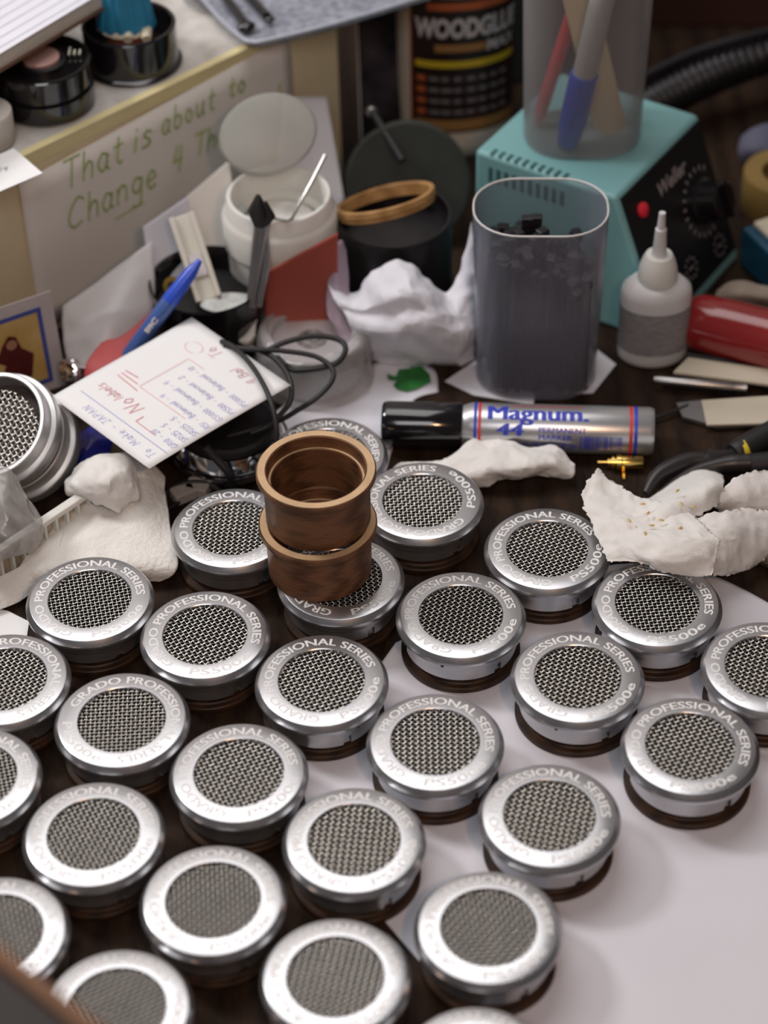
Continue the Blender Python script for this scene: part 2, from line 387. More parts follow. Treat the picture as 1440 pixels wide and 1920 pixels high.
# paper with the green writing, taped to the front face
m = MB()
PU0, PU1, PH0 = -6, 181, 6
nu = 24; vs = []; fs = []
for i in range(nu + 1):
    for j in range(9):
        u = PU0 + (PU1 - PU0) * i / nu; PH1 = 101.5 + 10 * i / nu; h = PH0 + (PH1 - PH0) * j / 8
        bow = 1.0 + 1.0 * math.sin(i / nu * 7) * (1 - j / 8) + (0.6 if j < 8 else 0)
        vs.append(onshelf(u, bow + .3, h))
for i in range(nu):
    for j in range(8): fs.append((i * 9 + j, (i + 1) * 9 + j, (i + 1) * 9 + j + 1, i * 9 + j + 1))
m.add(vs, fs); sign = m.build('paper_sign', CREAMP, ang=60)
s_ = sign.modifiers.new('thickness', 'SOLIDIFY'); s_.thickness = .0002; s_.offset = 0
tag(sign, 'white paper sign with green handwriting fixed to the cream shelf front', 'paper')
m = MB()
def fs_(u0, h0):
    return lambda a, b: onshelf(u0 + a, 3.2, h0 + b)
handwrite(m, 'That', fs_(20, 86), 17, 1.2, .12, 1.05, 42)
handwrite(m, 'is', fs_(67, 88), 15, 1.2, .15, 1.05, 15)
handwrite(m, 'about', fs_(87, 90), 14, 1.1, .15, 1.1, 39)
handwrite(m, 'to', fs_(134, 92), 12, 1.1, .15, 1.1, 15)
m.build('handwriting', GREEN_INK, sign, smooth=False); m = MB()
handwrite(m, 'Change', fs_(20, 61), 17, 1.2, .12, 1.0, 62)
handwrite(m, '4', fs_(92, 64), 15, 1.2, .2, 1.0, 8)
handwrite(m, 'The', fs_(107, 66), 14, 1.2, .2, 1.0, 24)
handwrite(m, 'C', fs_(134, 68), 14, 1.1, .2, 1, 12)
handwrite(m, '!', fs_(169, 76), 10, 1.3, .1)
line(m, fs_(50, 53), (0, 0), (20, 1.5), .9)
m.build('handwriting', GREEN_INK, sign, smooth=False)

# ------------------------------------------------------------------ the headphone cups
R0 = 30.0; TOP = 24.0
def cup_meshes():
    P = {}
    def keep(k, mb, mt, **kw):
        o = mb.build(k, mt, **kw); P[k] = (o.data, mt); bpy.data.objects.remove(o)
    m = MB(); seg = 128
    prof = [(19.3, 21.5), (19.3, 23.7), (19.6, 24), (27.6, 24), (28.0, 23.85), (29.8, 21.6), (30, 21.2), (30, 19.9), (29.7, 19.6), (28.4, 19.6), (28.2, 19.3), (27.6, 15.2), (27.3, 14.9), (26.3, 14.9), (26.1, 14.6), (26.0, 12.0), (26.0, 7.4), (25.7, 7.2), (24.8, 7.2), (24.8, 12)]
    nk = len(prof) - 4
    def skip(i, k): return k in (15, 16, 17) and (i % 43) in (0, 1, 2) and i < 128
    m.lathe(prof, seg, skip=skip)
    keep('aluminium_housing', m, ALU, ang=25)
    m = MB(); m.lathe([(19.3, 21.5), (19.3, 20.6), (0.01, 20.6)], 48); keep('inner_screen', m, BLK_IN)
    # woven wire grille
    m = MB(); pitch = 1.98; n = 10; r = .26; zc = 22.35; am = .36
    for d in (0, 1):
        for i in range(-n, n + 1):
            x = i * pitch
            if abs(x) > 19.1: continue
            L = math.sqrt(19.25 ** 2 - x * x); k = max(4, int(L * 2 / (pitch / 4)))
            pts = []
            for q in range(k + 1):
                yy = -L + 2 * L * q / k
                ph = math.cos(PI * yy / pitch) * (1 if i % 2 == 0 else -1) * (1 if d == 0 else -1)
                pts.append((x, yy, zc + am * ph) if d == 0 else (yy, x, zc + am * ph))
            m.tube(pts, r, 6, cap=False)
    keep('mesh_grille', m, WIRE, ang=80)
    m = MB(); L = math.radians(250)
    def f1(u, v):
        a = math.radians(254) - u / 100 * L; r_ = 21.75 + v
        return Vector((r_ * math.cos(a), r_ * math.sin(a), 24.05))
    for q in range(3): lettering(m, 'GRADO PROFESSIONAL SERIES', (lambda u, v: f1(u - .12 + q * .12, v) + Vector((0, 0, q * .004))), 100, 4.2, .006, .3)
    L2 = math.radians(70)
    def f2(u, v):
        a = math.radians(277) + u / 30 * L2; r_ = 25.8 - v
        return Vector((r_ * math.cos(a), r_ * math.sin(a), 24.05))
    for q in range(3): lettering(m, 'PS500e', (lambda u, v: f2(u - .12 + q * .12, v) + Vector((0, 0, q * .004))), 30, 4.2, .006, .3)
    keep('etched_lettering', m, ETCH, smooth=False)
    m = MB(); mm = Matrix.Rotation(math.radians(-62), 4, 'Z') @ Matrix.Translation((27.86, 0, 17.2)) @ Matrix.Rotation(PI / 2, 4, 'Y')
    m.lathe([(.01, .12), (.75, .12), (.75, -1)], 16, M=mm); keep('vent_hole', m, BLK_IN)
    m = MB(); m.lathe([(24.6, 13), (24.6, 4.2), (25.2, 3.6), (27.2, 3.3), (27.7, 2.8), (27.7, .6), (27.2, 0), (20.5, 0), (20.5, 13), (24.6, 13)], 96)
    keep('wooden_ring', m, WALNUT_D, ang=30)
    return P
CUP = cup_meshes()
cups = [  # px, py of the face centre, turn (deg), label
 (169, 1127, 0, 'silver headphone cup directly below the folded white cloth at left, lettering upright'),
 (385, 1194, -21, 'silver headphone cup between the cup under the cloth and the one below the wooden rings'),
 (603, 1280, 14, 'silver headphone cup just below the cup that carries the wooden rings'),
 (792, 943, 68, 'silver headphone cup with sideways lettering, right of the upper wooden ring'),
 (1026, 1033, 17, 'silver headphone cup touching the left tip of the stained tissue'),
 (437, 994, -5, 'silver headphone cup half hidden at the left side of the stacked wooden rings'),
 (639, 1088, 5, 'silver headphone cup that carries the two stacked wooden rings'),
 (615, 856, -20, 'silver headphone cup hidden behind the upper wooden ring, on a white paper'),
 (864, 1157, 3, 'silver headphone cup below the sideways lettered one, near the middle of the photo'),
 (1232, 1136, -24, 'silver headphone cup whose far rim is covered by the stained tissue'),
 (1083, 1273, 0, 'silver headphone cup left below the tissue covered one, small hole in its side'),
 (1294, 1403, -34, 'silver headphone cup farthest to the lower right, bordering the open white paper'),
 (1440, 1255, -17, 'silver headphone cup cut off by the right edge of the photo'),
 (8, 1278, -73, 'silver headphone cup highest of those cut by the left edge of the photo'),
 (229, 1354, -95, 'silver headphone cup turned so its name starts at upper left, second row at left'),
 (-52, 1462, -22, 'silver headphone cup showing only a sliver, second of those cut by the left photo edge'),
 (448, 1453, 4, 'silver headphone cup left below the cup that is just under the ring-carrying one'),
 (816, 1395, -20, 'silver headphone cup left above the blurred one that borders the white paper'),
 (1030, 1533, -9, 'silver headphone cup with blurred lettering, left neighbour of the one farthest lower right'),
 (176, 1568, 5, 'silver headphone cup directly below the one whose name starts at upper left'),
 (664, 1579, 10, 'silver headphone cup left above the bright one at the lower paper edge'),
 (400, 1692, -8, 'bright silver headphone cup above the two lowest cups left of centre'),
 (916, 1743, -15, 'bright silver headphone cup at lower right centre with white paper on its right'),
 (-8, 1754, 12, 'silver headphone cup lowest of those cut by the left photo edge, beside the black box'),
 (220, 1897, 30, 'silver headphone cup at the lower left, half behind the brown edge of the black box'),
 (629, 1836, -4, 'bright silver headphone cup whole in view, lowest in the middle of the photo'),
 (893, 2010, 20, 'silver headphone cup of which only the top rim shows at the bottom edge')]
holes = {3, 8, 10, 2, 14}
random.seed(3)
for i, (px, py, a, lab) in enumerate(cups):
    c = G(px, py, 22.5)
    e = thing('headphone_cup', lab, 'headphone cup', (c.x, c.y, .4), (0, 0, math.radians(a)), 'headphone cups standing on the bench')
    tilt = random.uniform(-.006, .006)
    for k, (me, mt) in CUP.items():
        if k == 'vent_hole' and i not in holes: continue
        o = bpy.data.objects.new(k, me); link(o, e)
        if k == 'mesh_grille': o.rotation_euler = (0, 0, math.radians([12, 28, 20, 3, 24, 40, 50, 10, 33, 5, 30, 18, 25, 35, 2, 15, 22, 44, 30, 26, 38, 4, 6, 15, 30, 33, 10][i] - a))
        if k == 'vent_hole': o.rotation_euler = (0, 0, math.radians({3: -62, 8: -60, 10: -62, 2: -85, 14: 55}[i] + 62 - a + {3: 12, 8: -50, 10: -52, 2: 30, 14: -48}[i]))
        if k == 'aluminium_housing': o.rotation_euler = (0, 0, math.radians(random.uniform(-8, 8) - 62 - a))

# the two loose wooden rings, one on the other
def wooden_ring(x, y, z, lab, rot):
    e = thing('wooden_ring', lab, 'wooden ring', (x, y, z), (0, 0, rot), 'loose wooden rings')
    m = MB(); m.lathe([(20.4, 0), (24.0, 0), (24.3, .4), (24.5, 20), (24.9, 23.6), (27.0, 25.2), (27.5, 26.2), (27.5, 28.2), (27.0, 29), (23.2, 29), (22.7, 28.6), (22.5, 23.4), (22.3, 23), (20.9, 23), (20.6, 22.6), (20.4, .4), (20.4, 0)], 128)
    m.build('ring_body', WALNUT, e, ang=30)
    m = MB(); m.lathe([(23.4, 29.03), (26.8, 29.03)], 96); m.lathe([(21.1, 23.04), (22.1, 23.04)], 96); m.build('lit_face', mat('lit_face_wood', (.58, .39, .22), .6, 0, .12, 90), e, label='upward face painted paler as if lit')  # upward faces of the same wood, their brighter lighting put into the colour
wooden_ring(-30.7, 768.3, 24.5, 'brown wooden ring standing on a silver headphone cup, under another wooden ring', .3)
wooden_ring(-30.4, 771.5, 53.6, 'brown wooden ring on top of the other wooden ring', 1.4)

# ------------------------------------------------------------------ papers on the bench
sheet('paper_sheet', [[G(742, 1205), G(930, 1130), G(1150, 1060), G(1330, 1078), G(1500, 1165)],
    [G(640, 1350), G(830, 1330), G(1050, 1300), G(1280, 1290), G(1520, 1300)],
    [G(560, 1480), G(760, 1500), G(980, 1500), G(1250, 1500), G(1540, 1480)],
    [G(700, 1700), G(830, 1700), G(1050, 1700), G(1300, 1700), G(1560, 1700)],
    [G(930, 1960), G(1040, 1980), G(1200, 1990), G(1400, 2000), G(1580, 2000)]], PAPER, 16, .9, .034, .12, seed=4, zmin=.15,
    label='large creased white paper sheet under the cups at lower right', cat='paper')
sheet('paper_sheet', [[G(640, 690, .5), G(735, 678, .5), G(810, 690, .5), G(822, 735, .5)], [G(520, 770, .5), G(620, 760, .5), G(700, 755, .5), G(765, 762, .5)],
    [G(470, 860, .5), G(560, 870, .5), G(650, 880, .5), G(722, 890, .5)]], PAPER, 8, .25, .05, .15, seed=5, zmin=.2,
    label='white paper with a green frog-like print behind the wooden rings', cat='paper')
m = MB(); pts = [(725, 700), (742, 706), (748, 692), (765, 690), (790, 685), (806, 702), (808, 716), (780, 730), (762, 734), (745, 730), (737, 722), (744, 714), (728, 712)]
m.add([G(x, y, 1.6) for x, y in pts], [tuple(range(len(pts)))]); m.add([G(x, y, 1.2) for x, y in pts], [tuple(range(len(pts)))])
tag(m.build('green_sticker', GREENG, smooth=False, off=G(768, 712, 1.2)), 'leaf-shaped green sticker on the white paper behind the marker', 'sticker')
m = MB(); m.prism([tuple(G(x, y, 0).xy) for x, y in ((834, 716), (900, 672), (1010, 690), (1000, 760), (888, 742))], .2, .5)
tag(m.build('paper_scrap', PAPER, smooth=False), 'white paper corner poking out left of the front clear container', 'paper')
m = MB(); m.prism([tuple(G(x, y, 0).xy) for x, y in ((1090, 650), (1120, 657), (1155, 684), (1112, 738), (1060, 740))], .2, .5)
tag(m.build('paper_scrap', PAPER, smooth=False), 'grey-white paper corner between the front container and the nozzle bottle', 'paper')
m = MB(); m.prism([tuple(G(x, y, 0).xy) for x, y in ((-30, 1140), (15, 1148), (55, 1168), (48, 1215), (-30, 1215))], .2, 1.0)
tag(m.build('white_card', PAPERW, smooth=False), 'plain white card at the left photo edge above the uppermost cut-off cup', 'card')

# ------------------------------------------------------------------ marker
p0 = G(717, 795, 12.9); p1 = G(1225, 809, 12.9); L = (p1 - p0).length
e = thing('permanent_marker', 'thick silver permanent marker with black cap lying behind the cups', 'marker', M=frame((p0.x, p0.y, .4), p1 - p0, (p1 - p0).cross(Vector((0, 0, -1)))))
R_ = 12.4
def mk(prof, seg=64): return [(r, x) for r, x in prof]
RX = Matrix.Translation((0, 0, R_ + .1)) @ Matrix.Rotation(PI / 2, 4, 'Y')
m = MB(); m.lathe([(.01, 0), (10.6, 0), (11.5, .8), (12.0, 3), (12.1, 40), (11.6, 41), (.01, 41)], 64, M=RX); m.build('cap', BLACKG, e)
m = MB(); m.lathe([(10.8, 41), (11.4, 43), (R_, 46), (R_, L - 2), (R_ - .8, L), (R_ - 1.4, L), (R_ - 1.6, L - 1.5), (.01, L - 1.5)], 96, M=RX); m.build('barrel', MARKB, e, ang=30)
def cyl(s0, phi0, rr=R_ + .06):  # u along, v up the curve
    def f(u, v):
        a = math.radians(phi0) - v / R_
        return Vector((s0 + u, -rr * math.sin(a), R_ + .1 + rr * math.cos(a)))
    return f
def patch(m, f, w_, h_, nv=10):
    m.add([f(w_ * i, h_ * j / nv) for i in (0, 1) for j in range(nv + 1)], [(j, nv + 1 + j, nv + 2 + j, j + 1) for j in range(nv)])
mb_, mr_ = MB(), MB()
for q in range(5): lettering(mb_, 'Magnum.', cyl(54 + q * .3, 31, R_ + .06 + q * .01), 50, 9.0, 0, .1)
for q in range(5): lettering(mb_, '44', cyl(58 + q * .3, 69, R_ + .06 + q * .01), 13, 6.5, 0, .1, .12)
for q in range(2): lettering(mb_, 'PERMANENT', cyl(80 + q * .2, 60, R_ + .06 + q * .01), 24, 2.9, 0, .15)
for q in range(2): lettering(mb_, 'MARKER', cyl(80 + q * .2, 78, R_ + .06 + q * .01), 17, 2.9, 0, .15)
for q in range(22):
    patch(mb_, cyl(101 + q * 1.0, 104), random.uniform(.25, .7), 8, 6)
for q in range(3):
    for x in range(9): patch(mb_, cyl(58 + x * 4.6 + (q % 2), 90 + q * 7), random.uniform(2.5, 4), .7, 1)
patch(mb_, cyl(47.0, 150), 1.6, 45, 30); patch(mr_, cyl(49.2, 150), 1.6, 45, 30)
mr_.build('red_stripe', PRED, e, smooth=False); mr_ = MB(); patch(mb_, cyl(L - 10.2, 150), 1.8, 45, 30); patch(mr_, cyl(L - 12.6, 150), 1.8, 45, 30); mr_.build('red_stripe', PRED, e, smooth=False); mr_ = MB()
for x in range(8): patch(mr_, cyl(66 + x * 4.6, -10), 3.6, .8, 1)
mb_.build('blue_print', PBLUE, e, smooth=False); mr_.build('red_print', PRED, e, smooth=False)

# gold RCA plug
p = G(1165, 868, 4)
e = thing('gold_connector', 'gold plated jack connector lying below the marker end', 'connector', (p.x + 1, p.y, 0.3), (0, 0, math.radians(-3)))
RX = Matrix.Translation((0, 0, 4)) @ Matrix.Rotation(PI / 2, 4, 'Y')
m = MB(); m.lathe([(.01, -1), (3.2, -1), (3.6, -.5), (3.6, 9.5), (3.3, 10), (2.6, 10), (2.6, 4), (.01, 4)], 32, M=RX); m.build('sleeve', GOLD, e)
m = MB(); m.lathe([(.01, -8), (2.2, -8), (2.2, -6), (3.4, -6), (3.4, -4.6), (2.4, -4.6), (2.4, -3.5), (4.0, -3.5), (4.0, -1), (.01, -1)], 24, M=RX); m.build('nut', GOLD, e)
m = MB(); m.tube([(-8, 0, 4), (-13, 0, 4)], .9, 10); m.build('pin', GOLD, e)
m = MB(); m.box((0, -5, 1.2), (1.2, 9, .5)); m.build('solder_tab', GOLD, e)

# ------------------------------------------------------------------ front clear container full of black ties
def rrect(w_, d_, r_, n=8):
    P = []
    for cx_, cy_, a0 in ((w_ / 2 - r_, d_ / 2 - r_, 0), (-w_ / 2 + r_, d_ / 2 - r_, 90), (-w_ / 2 + r_, -d_ / 2 + r_, 180), (w_ / 2 - r_, -d_ / 2 + r_, 270)):
        for k in range(n + 1):
            a = math.radians(a0 + 90 * k / n); P.append((cx_ + r_ * math.cos(a), cy_ + r_ * math.sin(a)))
    return P
def container(e, W, D, H, ptop, wt, mt, rim):
    m = MB(); lv = [(0, .90), (2, .925), (H * .5, .965), (H - 2.5, 1.0), (H, 1.0)]
    def loop(k, z, inset): return [Vector((x, y, z)) for x, y in rrect(W * k - inset * 2, D * k - inset * 2, ptop * k)]
    rings = [loop(k, z, 0) for z, k in lv] + [loop(k, z + (.8 if z < 1 else 0), wt) for z, k in reversed(lv)]
    n = len(rings[0]); vs = [v for r in rings for v in r]
    fs = [(i * n + j, i * n + (j + 1) % n, (i + 1) * n + (j + 1) % n, (i + 1) * n + j) for i in range(len(rings) - 1) for j in range(n)]
    fs += [tuple(range(n))[::-1], tuple(range((len(rings) - 1) * n, len(rings) * n))]
    m.add(vs, fs); m.build('container_wall', mt, e)
    m = MB(); P = [Vector((x, y, H)) for x, y in rrect(W - wt, D - wt, ptop)]; P.append(P[0]); P.append(P[1]); m.tube(P, wt * .62, 8, cap=False)
    m.build('rim', rim, e)
RIMP = mat('rim_plastic', (.66, .64, .63), .3, 0, .02)
cx_, cy_ = 83.0, 940.0
e = thing('clear_container', 'tall clear plastic container holding black cable ties, in front of the teal station', 'container', (cx_, cy_, .4), (0, 0, math.radians(-3)))
container(e, 68.5, 52, 106, 23, .9, POLY, RIMP)
random.seed(5)
tie = None
for k in range(60):
    x = -24 + 48 * ((k * 7) % 20) / 19 + random.uniform(-1, 1); y = -15 + 30 * (k // 20) / 2 + random.uniform(-3, 3)
    z1 = 79 + random.uniform(-9, 8) - abs(x) * .1 + (4 if x < 8 else -4)
    if tie is None:
        e2 = thing('cable_tie', 'thin black cable tie with square head standing in the clear container', 'cable tie', (cx_ + x, cy_ + y, 1.6), (0, 0, 0), 'cable ties in the front clear container')
        m = MB(); m.box((0, 0, 42), (4.6, 1.8, 84)); tie_s = m.build('strap', RODM, e2, smooth=False)
        m = MB(); m.box((0, 0, 86.5), (6.0, 4.6, 5.5)); tie_h = m.build('tie_head', RODM, e2, smooth=False, bevel=.5); tie = e2
    else:
        e2 = tie.copy(); link(e2); e2.location = Vector((cx_ + x, cy_ + y, 1.6)) * S
        for ch in (tie_s, tie_h): c = ch.copy(); link(c, e2)
    e2.rotation_euler = (random.uniform(-.04, .04), random.uniform(-.04, .04), random.uniform(-1.5, 1.5)); sc_ = z1 / 90; e2.scale = (1, 1, sc_)

# ------------------------------------------------------------------ teal soldering station
a1 = math.radians(-34); e1 = Vector((math.cos(a1), math.sin(a1), 0)); e2v = Vector((-e1.y, e1.x, 0))
O = Vector((54.0, 1026.0, .4))
e = thing('soldering_station', 'teal soldering station with black control panel, clear container on top', 'soldering station', M=frame(O, e1, e2v))
W_, D_, H_ = 94, 86, 85
m = MB(); MX = Matrix(((1, 0, 0, 0), (0, 0, 1, 0), (0, 1, 0, 0), (0, 0, 0, 1)))
m.prism([(0, 0), (118, 0), (118, 5), (D_, H_), (0, H_)], 0, W_, M=MX)
m.build('enclosure', TEAL, e, bevel=2.5)
ph = Vector((32, 0, -80)).normalized(); pt = Vector((0, 1, 0)); pn = pt.cross(ph); pn = pn if pn.x > 0 else -pn
PT = Vector((D_, 0, H_))
def onpanel(t_, h_, d_=0): return PT + pt * t_ + ph * h_ + pn * d_
m = MB()
q = [onpanel(t_, h_, d_) for d_ in (.05, 1.2) for t_, h_ in ((3, 2.5), (W_ - 3, 2.5), (W_ - 3, 82), (3, 82))]
m.add(q, [(0, 1, 2, 3), (4, 5, 6, 7), (0, 1, 5, 4), (1, 2, 6, 5), (2, 3, 7, 6), (3, 0, 4, 7)]); m.build('control_panel', PANEL, e, smooth=False)
m = MB()
def fp(t0, h0): return lambda u, v: onpanel(t0 + u, h0 - v, 1.35)
lettering(m, 'Weller', fp(34, 20), 32, 8, .03, .3, .25)
for k in range(16):
    a = PI * (.30 + 1.35 * k / 15); c = (72, 42); 
    line(m, lambda u, v: onpanel(u, v, 1.35), (c[0] + 17 * math.cos(a), c[1] - 17 * math.sin(a)), (c[0] + 20 * math.cos(a), c[1] - 20 * math.sin(a)), 1.3)
for c in ((24, 52), (44, 68), (76, 72)):
    for k in range(10):
        a = 2 * PI * k / 10; line(m, lambda u, v: onpanel(u, v, 1.35), (c[0] + 5 * math.cos(a), c[1] + 5 * math.sin(a)), (c[0] + 6.5 * math.cos(a), c[1] + 6.5 * math.sin(a)), 1.2)
    line(m, lambda u, v: onpanel(u, v, 1.35), (c[0] - 2.5, c[1]), (c[0] + 2.5, c[1]), 1)
m.build('panel_print', mat('dim_print', (.30, .27, .27), .6), e, smooth=False)
PM = Matrix((pt, -ph, pn)).transposed().to_4x4()
def pm(t_, h_, d_): M_ = PM.copy(); M_.translation = onpanel(t_, h_, d_); return M_
m = MB(); m.lathe([(13, 0), (13, 2), (11.5, 3), (11, 14), (10, 15), (.01, 15)], 40, M=pm(72, 42, 1.2)); m.box((0, 0, 16), (2.2, 20, 3), M=pm(72, 42, 1.2)); m.build('dial_knob', BLACKG, e)
m = MB(); m.lathe([(4.2, 0), (4.2, 1.5), (3, 2.6), (.01, 3)], 24, M=pm(17, 17, 1.2)); m.build('red_indicator', mat('red_lens', (.75, .03, .05), .25), e)
m = MB()
for k in range(10): m.box((10 + k * 4.9, -.05, 73), (2.3, .5, 9)); m.box((10 + k * 4.9, 3.5, 85.05), (2.3, 6, .3))
m.build('vent_slots', TEALD, e, smooth=False)

# container on the station, with sticks and markers
stp = O + e1 * 44 + e2v * 42 + Vector((0, 0, H_ + .3))
c = G(1091, 252, H_ + 1)
e = thing('clear_container', 'frosted tall container with sticks and markers, standing on the teal station', 'container', (c.x, c.y + 1, H_ + .8), (0, 0, math.radians(-2)))
container(e, 68, 56, 112, 25, .9, POLYF, RIMP)
cz = H_ + 2.2; cc = Vector((c.x, c.y + 1, cz))
def rod_thing(name, lab, cat, a, b):
    a = Vector(a); b = Vector(b); return thing(name, lab, cat, M=axis_frame(a, b - a, (1, 0, 0))), (b - a).length
# sticks
ea, L = rod_thing('craft_stick', 'pale birch craft stick leaning left behind the marker in the frosted container', 'craft stick', cc + Vector((16, -4, .5)), cc + Vector((-15, 3, 122)))
m = MB(); pl = [(-8.5 * math.cos(t_), -0) for t_ in (0,)]
def stick_poly(w_, L): return [(w_ / 2 * math.cos(a), w_ / 2 + w_ / 2 * math.sin(a)) for a in [PI + PI * k / 10 for k in range(11)]] + [(w_ / 2 * math.cos(a), L - w_ / 2 + w_ / 2 * math.sin(a)) for a in [PI * k / 10 for k in range(11)]]
MY = Matrix(((1, 0, 0, 0), (0, 0, 1, 0), (0, 1, 0, 0), (0, 0, 0, 1)))
m.prism(stick_poly(17, L), -.9, .9, M=MY); m.build('stick', STICK, ea)
ea, L = rod_thing('blue_capped_marker', 'grey marker with blue cap standing cap-down in the frosted container', 'marker', cc + Vector((-9, -13.5, .5)), cc + Vector((14, -14, 134)))
m = MB(); m.lathe([(.01, 0), (5.0, 0), (5.6, 1), (7.3, 14), (7.5, 44), (.01, 44)], 24); m.build('cap', BLUEP, ea)
m = MB(); m.lathe([(6.2, 44), (6.4, 50), (6.4, L - 6), (5, L), (.01, L)], 24); m.build('barrel', GREYM, ea)
ea, L = rod_thing('red_pen', 'dark red pen at the back left inside the frosted container', 'pen', cc + Vector((-24, 8, .5)), cc + Vector((6, 16, 110)))
m = MB(); m.lathe([(.01, 0), (2, 0), (3.6, 8), (3.8, L), (.01, L)], 16); m.build('barrel', PRED, ea)

# ------------------------------------------------------------------ nozzle bottle
b0 = G(1222, 668, 0)
e = thing('nozzle_bottle', 'small milky glue bottle with pointed nozzle beside the teal station', 'bottle', (b0.x, b0.y + 1, .4))
k_ = .62
m = MB(); m.lathe([(.01, 0), (16.5, 0), (18.3, 1.5), (18.8, 4), (18.8, 42), (18, 46), (14, 50), (8.5, 52), (8.5, 54), (.01, 54)], 48, ell=.72); m.build('bottle_body', MILK, e)
m = MB(); m.lathe([(18.95, 9), (18.95, 36)], 48, ell=.725); m.build('printed_label', mat('grey_label', (.26, .25, .26), .6, 0, .25, 260, stretch=(1, 1, 5)), e)
m = MB(); m.lathe([(10.4, 50.5), (10.6, 52), (10, 58), (8.5, 63), (7, 66), (.01, 66)], 40); m.build('nozzle_cap', WHITEP, e)
m = MB(); m.lathe([(4.2, 65), (3.6, 70), (2.9, 82), (2.2, 82.5), (1.7, 92), (.01, 92)], 24); m.build('nozzle', MILK, e)

# wood glue bottle
gb = G(853, 262, 0)
e = thing('wood_glue_bottle', 'cream wood glue bottle with dark brown label behind the grey disc', 'bottle', (gb.x, gb.y, .4), (0, 0, math.radians(4)))
m = MB(); m.lathe([(.01, 0), (31, 0), (34, 2.5), (34.6, 8), (34.6, 104), (33.5, 112), (26, 130), (14, 142), (13, 146), (.01, 146)], 64, ell=.62); m.build('bottle_body', GLUEB, e)
m = MB(); m.lathe([(13.5, 142), (13.5, 156), (9, 164), (5, 182), (.01, 182)], 32, ell=1); m.build('cap', ORANGE, e)
def gl(rr): 
    def f0(a, z): return Vector((rr * math.cos(a), rr * .62 * math.sin(a), z))
    return f0
def gpatch(m, deg0, deg1, z0, z1, rr, n=24):
    f = gl(rr); vs = []
    for i in range(n + 1):
        a = math.radians(deg0 + (deg1 - deg0) * i / n); vs += [f(a, z0), f(a, z1)]
    m.add(vs, [(2 * i, 2 * i + 2, 2 * i + 3, 2 * i + 1) for i in range(n)])
m = MB(); gpatch(m, 219, 352, 18, 108, 34.85, 40); m.build('label', LABELB, e)
m = MB(); gpatch(m, 216.5, 219, 16, 112, 34.9, 3); m.build('orange_border', ORANGE, e, smooth=False)
m = MB(); gpatch(m, 238, 330, 100, 105, 35.0); m.build('orange_bar', ORANGE, e, smooth=False)
for k in range(4): m = MB(); gpatch(m, 226, 236, 53 - k * 7.5, 57 - k * 7.5, 35.0, 5); m.build('orange_bullet', ORANGE, e, smooth=False)
m = MB(); gpatch(m, 224, 340, 62.5, 67, 35.0); m.build('yellow_band', YPRINT, e, smooth=False)
m = MB(); gpatch(m, 224, 345, 20, 27, 35.0); m.build('amber_band', AMBER, e, smooth=False)
m = MB(); gpatch(m, 246, 300, 73, 78, 35.0); m.build('amber_swash', AMBER, e, smooth=False)
m = MB()
for k in range(4): 
    for j in range(7): gpatch(m, 240 + j * 12.5, 240 + j * 12.5 + random.uniform(7, 11), 53.6 - k * 7.5, 56.4 - k * 7.5, 35.0, 3)
m.build('small_print', GREYP, e, smooth=False)
def arc_fn(deg0, z0, rr=35.15):
    # walk along the ellipse
    tab = []; s0 = 0; prev = None
    for k in range(0, 1401):
        a = math.radians(deg0 + k * .1); q = Vector((rr * math.cos(a), rr * .62 * math.sin(a)))
        if prev is not None: s0 += (q - prev).length
        prev = q; tab.append((s0, a))
    def f(u, v):
        k = min(range(0, 1401, 4), key=lambda i: abs(tab[i][0] - u)); a = tab[k][1]
        return Vector((rr * math.cos(a), rr * .62 * math.sin(a), z0 + v))
    return f
m = MB(); lettering(m, 'WOODGLUE', arc_fn(223, 83), 66, 12, .05, .4, .05); lettering(m, 'MAX', arc_fn(298, 72), 20, 7.5, .03, .4, .1)
m.build('white_lettering', mat('glue_white_print', (.50, .47, .48), .5), e, smooth=False)

# ------------------------------------------------------------------ grey disc, picture, back papers
dc = Vector((18.5, 1077, 0))
e = thing('grey_disc', 'dark green-grey round rubber disc leaning behind the black cylinder', 'disc', M=axis_frame((18.5, 1070, 36), (0.02, -.93, .36)))
m = MB(); m.lathe([(.01, -4), (34.5, -4), (35.5, -3), (35.5, 3), (34.5, 4), (.01, 4)], 72); m.build('disc_body', DARKG, e)
# probe with small knobs, resting on the disc
e = thing('jointed_rod', 'thin black rod with small silver knobs standing up behind the grey disc', 'rod', M=axis_frame(GY(748, 290, 1066), GY(697, 207, 1090) - GY(748, 290, 1066)))
L = (GY(697, 207, 1090) - GY(748, 290, 1066)).length
m = MB(); m.lathe([(.01, -4), (2.2, -4), (2.2, L), (.01, L)], 16); m.build('rod', RUBBER, e)
for z_, r_ in ((L, 3.6), (L * .52, 2.4), (L * .05, 2.2)):
    m = MB(); m.lathe([(r_ * math.sin(PI * k / 10) + .001, z_ - r_ * math.cos(PI * k / 10)) for k in range(11)], 20, M=Matrix.Translation((0, 1.5, 0))); m.build('knob', STEEL, e)
e = thing('picture_card', 'dark glossy picture with white border standing at the end of the shelf box', 'picture', M=frame(Vector((-7.5, 1158, .3)), (1, .03, 0), (0, .12, 1)))
m = MB(); m.box((16, 62, 0), (33, 124, .8)); m.build('card', PAPERW, e, smooth=False)
m = MB(); m.add([(0, 3, .5), (25, 3, .5), (25, 122, .5), (0, 122, .5)], [(0, 1, 2, 3)]); m.build('print', mat('dark_photo_print', (.012, .010, .012), .25, 0, 0, 22, col2=(.11, .09, .11), sharp=(.45, .75)), e, smooth=False)
